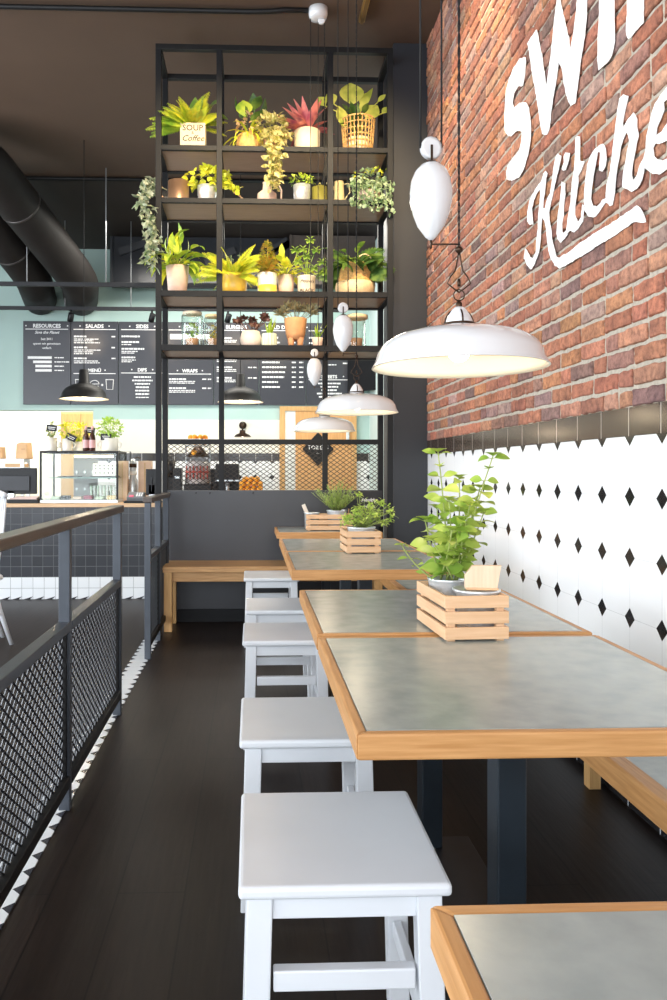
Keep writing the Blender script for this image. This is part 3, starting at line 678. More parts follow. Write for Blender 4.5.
x, y, z, r, h = potxyz(236, 262, 137, 'A')
t = thing('potted_orchid', 'strappy yellow orchid plant in an oval woven bowl on the top shelf', 'potted plant', (x, y, z))
MB().lathe([(r * .7, 0), (r * 1.0, h * .5), (r * .92, h), (r * .8, h), (r * .7, h * .8), (.001, h * .8)], 24).build('bowl', WICKER, t)
m = spikes(20, .27, .022, h, (.2, 1.2), 1.6, .02, (PI * .6, PI * 2.1)); m.build('leaves', LEAF_Y, t)
m = broad(7, .13, .105, h, (.7, 1.4), .20, .6); m.build('leaves', LEAF_D, t)
m = MB(); m.leaf((-.03, -.03, h + .14), (-.1, -.1, 1), (0, -1, .2), .13, .13, .3, .1, 6, .9); m.build('leaves', LEAF_B, t)
m = bush(60, .11, .08, .10, (.02, -.02, h + .07), .05, .028); m.build('blossoms', leafm('cream_pink_blossom', (.85, .66, .40), (.80, .45, .22), 50), t)

x = atx(272, 5.80); z = LV['A'][1]
t = thing('trailing_plant', 'cream-variegated ivy spilling from the top shelf down to the jug', 'potted plant', (x, 5.80, z))
MB().lathe(pot_prof(.055, .07, .10), 20).build('pot', TERRA, t)
m = bush(260, .15, .10, .11, (0, -.02, .16), .055, .034); 
for k in range(5):
    dx = RND.uniform(-.05, .05); yy = -.155
    vine(m, [(dx * .5, -.06, .13), (dx, yy, .09), (dx + .01, yy - .02, -.05), (dx * .6 + .01, yy - .01, -.20), (dx * .3 + .005, yy, -.33 + k * .03)], 20, .056, .036, .045)
m.build('trailing_leaves', LEAF_V, t)

x, y, z, r, h = potxyz(294, 320, 132, 'A')
t = thing('bromeliad', 'crimson-leaved bromeliad in a cream pot on the top shelf', 'potted plant', (x, y, z))
simple_pot(t, r * .96, r, h, CREAMC)
m = MB()
for i in range(24):
    d = rdir(.05 if i < 13 else .8, .75 if i < 13 else 1.45); m.leaf(Vector((d.x * .02, d.y * .02, h)), d, (-d.x * .6, -d.y * .6, 1), RND.uniform(.16, .25) if i < 13 else .25, .066, .30, .16, 5, .7)
m.build('leaves', LEAF_R, t)

x, y, z, r, h = potxyz(341, 375, 122, 'A')
t = thing('potted_plant', 'large round-leaved plant in an openwork wicker basket on the top shelf', 'potted plant', (x, y, z))
m = MB(); n = 26
for i in range(n):
    a = 2 * PI * i / n; m.tube([(r * .82 * math.cos(a), r * .82 * math.sin(a), 0), (r * .98 * math.cos(a), r * .98 * math.sin(a), h)], .005, 5)
for k in range(7):
    zz = h * (k / 6); rr = r * (.82 + .16 * k / 6); m.tube([(rr * math.cos(2 * PI * i / 24), rr * math.sin(2 * PI * i / 24), zz + .004) for i in range(24)], .007 if k in (0, 6) else .005, 5, True)
m.build('basket', WICKER, t); MB().lathe([(r * .6, .005), (r * .76, .01), (r * .80, h * .45), (.001, h * .45)], 20).build('pot', CREAMC, t)
m = MB()
for (u, v, L_, W_, ax, q) in ((352, 101, .18, .19, -.05, 1), (366, 116, .15, .13, .75, 1), (345, 124, .19, .09, -.25, 0), (334, 102, .10, .10, -.6, 0), (362, 104, .12, .08, .3, 0), (359, 108, .24, .06, .5, 0), (378, 100, .09, .04, .9, 0), (325, 104, .09, .09, -.7, 0), (382, 112, .08, .05, .9, 0)):
    p = at(u, v, 5.80) - Vector((x, y, z)); p.z -= L_ * .15
    m.tube([(0, 0, h * .6), (p.x * .5, p.y * .5, (h + p.z) / 2), tuple(p)], .004, 6)
    m.leaf(p, Vector((ax, -.05, 1)), (0, -1, .3), L_, W_, .35, .1, 6, .85)
m.build('leaves', leafm('lime_round_leaf', (.72, .70, .14), (.36, .42, .06), 9), t)
m = broad(12, .15, .05, h * .7, (.5, 1.4), .12, .6); m.build('leaves', LEAF_D, t)

# --- row B
def watering_can(x, y, z, r, h, m, label, spout, handle, side=1, fat=1):
    t = thing('watering_can', label, 'watering can', (x, y, z))
    MB().lathe([(r, 0), (r, .004), (r * fat, h), (r * fat - .004, h), (r - .006, h * .3), (.001, h * .28)], 24).build('body', m, t)
    MB().tube([(-side * -r * .9 * 1 if 0 else spout[0][0], 0, spout[0][1])] + [(a, 0, b) for a, b in spout[1:]], [.010] * 1 + [.007] * (len(spout) - 1), 8).build('spout', m, t)
    if handle: MB().tube([(a, 0, b) for a, b in handle], .005, 8).build('handle', m, t)
    return t
x, y, z, r, h = potxyz(168, 189, 182, 'B')
watering_can(x, y, z, r, h, COPPER, 'round copper watering can at the left end of the second shelf', [(-r * .9, .03), (-r - .05, .07), (-r - .075, .115), (-r - .04, .14)], None)
x, y, z, r, h = potxyz(197, 217, 187, 'B')
t = thing('potted_ivy', 'yellow ivy in a ribbed metal pot on the second shelf', 'potted plant', (x, y, z))
m = MB().lathe([(r * .8, 0), (r * .84, h * .25), (r * .88, h * .27), (r * .88, h * .5), (r * .94, h * .55), (r * .94, h * .8), (r, h), (r * .93, h), (r * .9, h * .85), (.001, h * .84)], 24); m.build('pot', GALV, t)
m = bush(150, .19, .09, .075, (.02, 0, h + .06), .055, .045); vine(m, [(.1, -.05, h + .04), (.2, -.10, h - .02), (.25, -.12, h - .07)], 10, .05, .04, .02); m.build('leaves', LEAF_Y, t)
x = atx(243, 5.85)
t = thing('garden_dibber', 'thin copper rod leaning on the second shelf beside the clay jug', 'tool', (x, 5.85, LV['B'][1]))
MB().tube([(.055, 0, .006), (-.055, .02, .115)], .007, 8).build('rod', COPPER, t); MB().tube([(-.075, .02, .115), (-.035, .02, .115)], .009, 8).build('handle', COPPER, t)
x, y, z, r, h = potxyz(257, 277, 186, 'B')
t = thing('clay_jug', 'round pinkish clay jug with a curved handle on the second shelf', 'jug', (x, y, z))
MB().lathe([(r * .7, 0), (r * .98, h * .35), (r * .95, h * .6), (r * .45, h * .8), (r * .40, h * 1.08), (r * .46, h * 1.15), (r * .36, h * 1.15), (r * .3, h * .85), (.001, h * .8)], 24).build('body', PINKC, t)
MB().tube([(r * .4, 0, h * 1.05), (r * 1.1, 0, h * 1.15), (r * 1.45, 0, h * .8), (r * 1.4, 0, h * .3), (r * .95, 0, h * .2)], .007, 8).build('handle', PINKC, t)
x, y, z, r, h = potxyz(293, 311, 186, 'B')
t = thing('potted_plant', 'small bushy plant in a shiny ribbed tin pot on the second shelf', 'potted plant', (x, y, z))
MB().lathe([(r * .8, 0), (r * .86, h * .4), (r * .90, h * .42), (r * .93, h * .7), (r, h), (r * .93, h), (r * .9, h * .85), (.001, h * .84)], 24).build('pot', GALV, t)
m = bush(110, .10, .08, .045, (0, 0, h + .035), .03, .018); m.build('leaves', LEAF_B, t); 
x, y, z, r, h = potxyz(312, 328, 187, 'B')
watering_can(x, y + .02, z, r, h, OLIVE, 'olive green watering can with a thin spout on the second shelf', [(r * .9, .02), (r + .03, .05), (r + .01, .09), (r - .045, .145)], [(-r * .4, h), (0, h + .04), (r * .4, h)])
x, y, z, r, h = potxyz(334, 344, 182, 'B')
watering_can(x, y, z, r * 1.15, h, CREAME, 'slim cream enamel jug can beside the round-leaved trailing plant', [(-r * .9, h * .7), (-r - .02, h * .9), (-r - .06, h * .95)], [(r * .9, h * .9), (r + .035, h * .95), (r + .045, h * .6), (r * .95, h * .25)], fat=.8)
x, y, z, r, h = potxyz(355, 383, 186, 'B')
t = thing('trailing_plant', 'silver-green round-leaved plant tumbling over the second shelf edge at right', 'potted plant', (x, y, z))
simple_pot(t, r * .7, r * .8, h * .7, PINKC)
m = bush(130, .17, .12, .09, (-.02, -.03, h + .02), .03, .03)
for k in range(9):
    dx = -.15 + k * .035; vine(m, [(dx * .5, -.05, h), (dx, -.20, h * .8), (dx, -.215, 0), (dx + .01, -.21, -.06 - .05 * RND.random())], 12, .034, .034, .03)
m.build('trailing_leaves', LEAF_S, t); m = bush(60, .17, .1, .07, (.03, -.02, h + .05), .035, .02); m.build('leaves', LEAF_Y, t)
# --- hanging at the left post
x = atx(150, 5.80)
t = thing('trailing_plant', 'long grey-green variegated trailer hanging outside the left post', 'potted plant', (atx(170, 5.80), 5.80, LV['B'][1]))
m = MB(); x1 = atx(147, 5.62) - atx(170, 5.80); x2 = atx(153, 5.62) - atx(170, 5.80)
m.tube([(-.02, 0, .10), (x2, -.0, .14), (x1 - .02, -.16, .09)], .004, 5)
vine(m, [(x2, -.02, .14), (x1 - .01, -.1, .11), (x1 - .04, -.16, .0), (x1 - .01, -.17, -.12), (x2, -.17, -.24), (x2, -.17, -.36), (x2 - .02, -.17, -.50)], 52, .066, .026, .065)
m.build('trailing_leaves', LEAF_G, t)
MB().lathe(pot_prof(.03, .036, .07), 16).build('pot', GALV, t, 0, (-.03, .09, 0))

# --- row C
x, y, z, r, h = potxyz(166, 189, 267, 'C')
t = thing('potted_plant', 'glossy broad-leaved plant in a tall blush clay pot, left end of third shelf', 'potted plant', (x, y, z))
simple_pot(t, r * .78, r, h, PINKC)
m = broad(38, .17, .07, h, (.1, 1.4), .15, 1.4); m.build('leaves', LEAF_B, t); m = broad(16, .15, .055, h, (-.1, 1.2), .12, 1.3); m.build('leaves', LEAF_Y, t)
x, y, z, r, h = potxyz(221, 247, 275, 'C')
t = thing('potted_fern', 'yellow fern in a squat yellow glazed pot on the third shelf', 'potted plant', (x, y, z))
MB().lathe([(r * .75, 0), (r * .98, h * .3), (r, h * .6), (r * .9, h * .92), (r * .98, h), (r * .88, h), (r * .8, h * .85), (.001, h * .84)], 24).build('pot', YELC, t)
m = fern(40, .29, h, (-.15, 1.1), .05, .7, lw=.25); m.build('fronds', LEAF_Y, t)
m = MB()
for (dx, l) in ((.04, .16), (-.02, .15), (.08, .1)): vine(m, [(dx, 0, h), (dx, 0, h + l)], 40, .028, .012, .02)
m.build('cone_fronds', leafm('blue_green_needle', (.26, .34, .20), (.12, .18, .10), 30), t)
x, y, z, r, h = potxyz(257.5, 277, 274, 'C', 5.80)
t = thing('potted_croton', 'tall red and green croton in a white pot with cream base band', 'potted plant', (x, y, z))
simple_pot(t, r * .9, r, h, WHITEC); MB().lathe([(r * .99, 0), (r * .99, h * .42), (r * .9, h * .43), (r * .9, 0)], 24, cap=False).build('base_band', YELC, t)
m = MB()
for k in range(230):
    tt = RND.random(); d = rdir(-.1, .9); m.leaf(Vector((d.x * .02, d.y * .02, h + tt * .24)), d, (0, 0, 1), .10 * (1.15 - tt), .02, .5, .1, 3)
m.tube([(0, 0, h * .8), (.005, 0, h + .26)], .005, 6); m.build('leaves', LEAF_C, t)
x, y, z, r, h = potxyz(277, 294.5, 276, 'C', 5.88)
t = thing('potted_plant', 'yellow leafy plant in a ribbed blush pot beside the croton', 'potted plant', (x, y, z))
simple_pot(t, r * .85, r, h, PINKC)
m = broad(40, .10, .055, h, (.0, 1.4), .13, .8); m.build('leaves', LEAF_Y, t)
x, y, z, r, h = potxyz(297, 316, 277, 'C', 5.82)
t = thing('potted_geranium', 'green scalloped-leaf plant in a cream tin with dark lettering', 'potted plant', (x, y, z))
p = MB().lathe([(r * .9, 0), (r * .93, .004), (r * .93, h * .93), (r, h), (r * .9, h), (r * .85, h * .88), (.001, h * .87)], 24).build('pot', CREAMC, t)
text('Peppers', .032, 0, h * .62, lambda a, b, c: (a, -math.sqrt(max(r * r * .9 - a * a, 0)) - .002 - c, b), 'lettering', INK, p, 'CENTER', 0, .001, .3)
text('BLACK', .034, 0, h * .12, lambda a, b, c: (a, -math.sqrt(max(r * r * .9 - a * a, 0)) - .002 - c, b), 'lettering', INK, p, 'CENTER', .01, .001)
m = MB()
for (u, v) in ((303, 249), (310, 240), (316, 250), (298, 262), (307, 256), (322, 262), (314, 268), (295, 250), (326, 272)):
    q = at(u, v, 5.80) - Vector((x, y, z)); m.tube([(0, 0, h * .8), (q.x * .4, q.y, (h + q.z) / 2), tuple(q)], .003, 5)
    for a in range(6): d = Vector((math.cos(a * PI / 3), -.3, math.sin(a * PI / 3) * .7 + .1)); m.leaf(q, d, (0, -.5, 1), .042, .045, .3, .1, 3, .9)
m.build('leaves', LEAF_M, t)
x, y, z, r, h = potxyz(335, 375, 263, 'C', 5.86)
t = thing('potted_palm', 'palm-like plant in a big woven basket with a rope handle', 'potted plant', (x, y, z))
m = MB(); m.lathe([(r * .8, 0), (r * .95, .01), (r, h * .28), (r * .96, h * .40)], 32, cap=True); m.build('lower_band', WICKERL, t)
hh = h * 1.0; m = MB()
for k in range(11):
    zz = h * .40 + k * (h * .55) / 10; rr = r * (.84 - .34 * (k / 10) ** 2.2); m.tube([(rr * math.cos(2 * PI * i / 28), rr * math.sin(2 * PI * i / 28), zz) for i in range(28)], .0105, 5, True)
m.build('woven_basket', WICKER, t)
m = MB(); a0 = r * .45; m.tube([(a0 + .05 * math.cos(q) , -.05, h * .98 + .05 * math.sin(q) + .01) for q in [i * 2 * PI / 16 for i in range(16)]], .006, 6, True); m.build('handle', WICKERL, t)
m = fern(26, .30, h * .72, (.1, 1.2), .10, 1.2, lw=.25); m.build('fronds', LEAF_D, t)
m = broad(30, .13, .045, h * .85, (-.1, .9), .16, 1.0); m.build('leaves', LEAF_M, t)

# --- row D
def jar(u0, u1, vt, label, lidm, plantm):
    x, y, z, r, h = potxyz(u0, u1, vt, 'D', 5.84); t = thing('glass_jar', label, 'jar', (x, y, z))
    MB().lathe([(r * .96, 0), (r, .01), (r, h * .88), (r * .85, h * .92), (r * .82, h * .92), (r * .95, h * .87), (r * .96, .012), (.001, .010)], 28).build('glass_body', JARGLASS, t)
    MB().lathe([(r * .86, h * .92), (r * .90, h * .94), (r * .88, h * .99), (r * .3, h), (.001, h)], 24).build('lid', lidm, t)
    MB().lathe([(r * .5, .012), (r * .6, .07), (r * .5, .07), (.001, .06)], 16).build('planter', TERRA, t)
    m = MB(); m.tube([(0, 0, .06), (0, 0, h * .5)], .003, 5); bush(40, r * .5, r * .5, h * .16, (0, 0, h * .5), .03, .016, m); bush(30, r * .5, r * .5, .03, (0, 0, .09), .03, .01, m); m.build('seedling', plantm, t)
jar(181.5, 203, 312, 'tall glass jar with a seedling inside, left end of the lowest shelf', CREAMC, LEAF_M)
jar(204, 222, 315, 'shorter glass jar with a wooden lid beside the tall jar', WICKERL, LEAF_C)
x, y, z, r, h = potxyz(240, 261.5, 331.5, 'D')
t = thing('potted_succulent', 'dark red succulents in a round white bowl pot, lowest shelf', 'potted plant', (x, y, z))
MB().lathe([(r * .6, 0), (r * .95, h * .3), (r, h * .6), (r * .8, h), (r * .72, h), (r * .7, h * .85), (.001, h * .84)], 24).build('pot', PINKC if 0 else mat('powder_white_clay', (.78, .68, .60), .7), t)
m = MB()
for k in range(12):
    q = Vector((RND.uniform(-.11, .13), RND.uniform(-.05, .05), h + RND.uniform(.03, .11))); m.tube([(0, 0, h * .8), tuple(q)], .003, 5)
    for a in range(10): m.leaf(q, rdir(-.1, 1.2), (0, -1, .4), .046, .028, -.3, .1, 3)
m.build('rosettes', LEAF_P, t)
x, y, z, r, h = potxyz(261.5, 277, 334, 'D', 5.82)
t = thing('potted_aloe', 'spiky aloe in a ribbed pale green pot, lowest shelf', 'potted plant', (x, y, z))
m = MB(); n = 32; prof = [(.75, 0), (.95, .2), (1, .5), (.92, 1), (.82, 1), (.8, .85), (.01, .84)]; vs = []
for q, zz in prof: vs += [(r * q * (1 + (.04 if i % 2 else -.04)) * math.cos(2 * PI * i / n), r * q * (1 + (.04 if i % 2 else -.04)) * math.sin(2 * PI * i / n), h * zz) for i in range(n)]
m.add(vs, [(k * n + i, k * n + (i + 1) % n, (k + 1) * n + (i + 1) % n, (k + 1) * n + i) for k in range(len(prof) - 1) for i in range(n)] + [tuple(range(n))]); m.build('pot', MINTC, t)
m = spikes(16, .15, .018, h * .85, (1.0, 1.5), -.1, .03); m.build('spikes', LEAF_B, t)
x, y, z, r, h = potxyz(284, 307, 319, 'D')
t = thing('potted_succulent', 'pale grey succulents in a footed terracotta planter, lowest shelf', 'potted plant', (x, y, z))
MB().lathe([(r * .72, h * .30), (r * .85, h * .5), (r, h * .98), (r * .98, h), (r * .88, h), (r * .82, h * .88), (.001, h * .87)], 24).build('planter', mat('warm_terracotta', (.60, .30, .13), .7, 0, .12, 20), t)
for a in (PI * .25, PI * .75, PI * 1.25, PI * 1.75):
    MB().lathe([(r * .2, 0), (r * .3, h * .34)], 10, (r * .55 * math.cos(a), r * .55 * math.sin(a), 0)).build('foot', TERRA, t)
m = MB()
for k in range(15):
    q = Vector((RND.uniform(-.14, .15), RND.uniform(-.05, .05), h + RND.uniform(.02, .10))); m.tube([(0, 0, h * .8), tuple(q)], .003, 5)
    for a in range(12): m.leaf(q, rdir(-.2, 1.2), (0, -1, .4), .058, .018, -.3, .1, 3)
m.build('rosettes', leafm('cream_grey_succulent', (.66, .52, .25), (.34, .34, .20), 30), t)
x, y, z, r, h = potxyz(312, 323, 338, 'D')
t = thing('potted_aloe', 'little aloe in a small pink pot, lowest shelf behind the cords', 'potted plant', (x, y, z))
simple_pot(t, r * .8, r, h, PINKC); m = spikes(12, .14, .015, h * .85, (.9, 1.5), .2, .02); m.build('spikes', LEAF_B, t)
x, y, z, r, h = potxyz(347, 366, 314, 'D')
t = thing('glass_jar', 'wide glass terrarium jar with cork lid at the right end of the lowest shelf', 'jar', (x, y, z))
MB().lathe([(r * .96, 0), (r, .01), (r, h * .84), (r * .94, h * .84), (r * .94, .012), (.001, .010)], 28).build('glass_body', JARGLASS, t)
MB().lathe([(r * .9, h * .84), (r * 1.2, h * .86), (r * 1.2, h * .95), (r * .5, h), (.001, h)], 24).build('lid', WICKERL, t)
MB().lathe([(r * .55, .012), (r * .65, .08), (r * .55, .08), (.001, .07)], 16).build('planter', TERRA, t)

# ------------------------------------------------------------------ pulley lamps
def arc(c, r, a0, a1, n, pl='xz', sx=1):
    out = []
    for i in range(n + 1):
        a = a0 + (a1 - a0) * i / n; u = r * math.cos(a) * sx; v = r * math.sin(a); out.append((c[0] + u, c[1], c[2] + v) if pl == 'xz' else (c[0], c[1] + u, c[2] + v))
    return out
BULB = emit('lit_bulb', (1, .86, .62), 22)
def pulley_lamp(u, v, Y, label, power):
    p = at(u, v, Y); t = thing('pendant_lamp', label, 'lamp', (p.x, p.y, p.z), 0, 'white enamel pulley lamps over the tables')
    R = .22; top = ZC - p.z
    prof = [(.030, .108), (.036, .106), (.040, .098), (.095, .094), (.125, .088), (.165, .076), (.192, .058), (.206, .036), (.212, .014), (.2195, .002), (.2215, -.002), (.2185, -.003), (.2085, .012), (.202, .034), (.188, .054), (.162, .071), (.124, .083), (.094, .089), (.030, .094)]
    sh = MB().lathe(prof[:11], 64, cap=False).build('shade', ENAMEL, t)
    MB().lathe(prof[10:], 64, cap=False).build('shade_lining', ENAMEL_IN, sh)
    MB().ball((0, 0, .045), .030, 16, 10, 1.1).build('bulb', BULB, t); MB().lathe([(.016, .07), (.016, .095)], 12).build('bulb_socket', WHITEC, t)
    MB().lathe([(.036, .104), (.034, .118), (.026, .134), (.018, .146), (.012, .152), (.001, .153)], 24).build('cap', ENAMEL, t)
    m = MB(); m.tube(arc((0, 0, .112), .036, 0, PI, 12, 'xz'), .0022, 6); m.tube(arc((0, 0, .112), .036, 0, PI, 12, 'yz'), .0022, 6); m.lathe([(.040, .106), (.043, .108), (.040, .111)], 24)
    m.lathe([(.006, .146), (.008, .152), (.008, .162), (.004, .168)], 10); m.build('cage', BRONZE, t)
    m = MB(); m.tube(arc((0, 0, .183), .014, 0, 2 * PI, 16)[:-1], .0018, 6, True)
    L_ = [(0, 0, .190), (-.014, 0, .200), (-.030, 0, .213), (-.022, 0, .230), (-.010, 0, .245), (-.004, 0, .275), (0, 0, .300)]
    m.tube(L_, .0020, 6); m.tube([(-a, b, c) for a, b, c in L_], .0020, 6); m.lathe([(.004, .290), (.010, .296), (.010, .302), (.004, .308)], 10); m.lathe([(.004, .205), (.005, .215), (.003, .225)], 8); m.build('hanger', BRONZE, t)
    dx = -.072
    MB().tube([(dx * 1.03, 0, .312), (0, 0, .313)], .0022, 6).build('bracket', BRONZE, t)
    ez = .322; MB().lathe([(.004, ez), (.014, ez + .008), (.034, ez + .036), (.0455, ez + .066), (.0525, ez + .098), (.0537, ez + .122), (.0505, ez + .150), (.041, ez + .174), (.027, ez + .190), (.010, ez + .198), (.001, ez + .199)], 32, (dx, 0, 0)).build('counterweight', ENAMEL, t)
    MB().tube([(dx, 0, .300), (dx, 0, .323)], .003, 6).build('finial', BRONZE, t)
    pz = .556; pu = MB().lathe([(.020, -.006), (.028, -.006), (.025, 0), (.028, .006), (.020, .006), (.001, .006)], 24).build('pulley', ENAMEL, t, 0, (dx, 0, pz)); pu.rotation_euler = (PI / 2, 0, math.radians(8))
    m = MB().box(dx - .003, dx + .003, -.011, -.008, ez + .194, pz + .006).box(dx - .003, dx + .003, .008, .011, ez + .194, pz + .006).box(dx - .003, dx + .003, -.011, .011, ez + .190, ez + .198)
    m.lathe([(.020, ez + .188), (.024, ez + .192), (.014, ez + .199)], 16, (dx, 0, 0)); m.build('pulley_fork', BRONZE, t, .001)
    for a in (dx - .027, dx + .027):
        MB().tube([(a, 0, pz)] + [(a, 0, pz + (top - .05 - pz) * k / 6) for k in range(1, 7)], .0026, 6).build('cord', CORD, t)
    # twisted flex
    m = MB()
    for s in (0, PI):
        n = int((top - .05 - .308) / .010); n = min(n, 320); m.tube([(.0022 * math.cos(i * .95 + s), .0022 * math.sin(i * .95 + s), .308 + (top - .05 - .308) * i / n) for i in range(n + 1)], .0020, 4)
    m.build('flex', CORD, t)
    MB().lathe([(.03, top - .075), (.058, top - .070), (.068, top - .045), (.070, top - .001)], 28, (-.045, 0, 0)).build('ceiling_rose', ENAMEL, t)
    MB().lathe([(.018, -.006), (.026, -.006), (.022, 0), (.026, .006), (.018, .006), (.001, .006)], 20).build('pulley', ENAMEL, t, 0, (-.022, 0, top - .085)).rotation_euler = (PI / 2, 0, 0)
    l = bpy.data.lights.new('bulb_light', 'POINT'); l.energy = power; l.color = (1, .80, .55); l.shadow_soft_size = .03; lo = bpy.data.objects.new('bulb_light', l); C.objects.link(lo); lo.location = (p.x, p.y, p.z + .005)
    return t
pulley_lamp(459, 367, 1.94, 'nearest and largest white pulley lamp in front of the brick wall', 1.3)
pulley_lamp(356.5, 412.5, 4.07, 'white pulley lamp in the middle of the row of three', 1.3)
pulley_lamp(324.5, 431, 5.45, 'farthest white pulley lamp, beside the plant shelves', 1.3)

# ------------------------------------------------------------------ ceiling fittings
t = MB().tube([(-4.2, 5.45, ZC - .03), (-2.0, 5.45, ZC - .03), (-.02, 5.45, ZC - .03), (.14, 5.44, ZC - .03), (.24, 5.45, ZC - .012), (.44, 5.45, ZC - .012)], .018, 8)
t.build('ceiling_conduit', BLACK); tag(bpy.data.objects['ceiling_conduit'], 'thin black conduit along the ceiling ending at the white rose', 'conduit')
x = .795; tr = thing('ceiling_track', 'slim brass-coloured track on the ceiling above the far tables', 'ceiling track', (x, 4.4, ZC))
MB().box(-.022, .022, -1.8, 1.15, -.035, 0).build('channel', mat('brass_channel', (.42, .25, .09), .3, .8), tr, .003); MB().box(-.012, .012, -1.8, 1.151, -.045, -.035).build('insert', mat('dark_brass', (.2, .11, .04), .3, .8), tr)
tag(MB().tube([(XL + .01, 8.66, 4.455), (XK, 8.66, 4.455)], .022, 8).build('ceiling_conduit', BLACK), 'dark pipe crossing beneath the ceiling step, left of the shelves', 'conduit')
# ducts
DUCT = mat('dark_duct_paint', (.019, .016, .015), .6, 0, .1, 6, spec=.22)
def duct(label, pts, r):
    t = thing('air_duct', label, 'duct', pts[-1]); b = Vector(pts[-1]); P = [Vector(p) - b for p in pts]
    # rounded path
    path = []
    for i, p in enumerate(P):
        if 0 < i < len(P) - 1:
            a = (P[i - 1] - p).normalized() * .28; c = (P[i + 1] - p).normalized() * .28
            for k in range(7): q = k / 6; path.append((p + a).lerp(p, q).lerp(p.lerp(p + c, q), q))
        else: path.append(p)
    MB().tube(path, r, 32).build('pipe', DUCT, t)
    d = (P[2] - P[1]); L = d.length; d.normalize()
    k = .75
    while k < L - .4:
        q = P[1] + d * k; MB().tube([q - d * .012, q + d * .012], r + .004, 32).build('seam_ring', mat('duct_seam', (.07, .062, .06), .35, .5), t); k += 1.0
    return t
def DP(u, v, Y): return at(u, v, Y)
e1 = DP(80, 281, 9.2); m1 = DP(-22, 152, 7.3)
duct('upper of the two big dark round ducts, running to the back wall', [m1 + Vector((-2.4, -.3, .04)), m1, e1, DP(81, 299, 10.22)], .222)
e2 = DP(33, 277, 9.25); m2 = DP(-22, 203, 8.1)
duct('lower left big dark round duct beneath the other one', [m2 + Vector((-2.4, .1, .0)), m2, e2, DP(40, 299, 10.22)], .215)
# hanging rails with spots
def hang_rail(v, Y, label, rods, spots):
    z = atz(v, Y, 80); t = thing('hanging_rail', label, 'rail', (0, Y, z)); MB().box(XL + .3, atx(345, Y), -.02, .02, -.022, .022).build('bar', STEEL, t, .002)
    for u in rods:
        x = atx(u, Y); MB().tube([(x, 0, .02), (x, 0, (min(4.48, 4.48 - (Y - 8.7) * .2125) if u != 27 else atz(240, Y)) - z)],   .006, 6).build('rod', mat('pale_rod', (.30, .31, .32), .5), t)
    for u in spots:
        x = atx(u, Y); s = thing('spotlight', '', 'spotlight', (x, Y, z - .022), 0, 'small black spotlights on the hanging rail')
        MB().tube([(0, 0, 0), (0, 0, -.05)], .014, 8).build('bracket', BLACK, s); b = MB().lathe([(.025, -.065), (.036, -.06), (.038, .04), (.032, .045), (.032, .015), (.001, .015)], 20).build('head', DARKPL, s, 0, (0, -.02, -.10)); b.rotation_euler = (math.radians(205), math.radians(18), 0)
        s['label'] = {71: 'small black spotlight under the rail above the first menu board', 152: 'small black spotlight just left of the shelving frame', 228: 'small black spotlight seen between jars and dark succulents'}[u]
hang_rail(284.5, 8.4, 'upper thin dark rail hanging on rods near the back wall', (27, 106), ())
hang_rail(308.5, 9.6, 'lower thin dark rail that carries the small spotlights', (65, 131), (71, 152, 228))

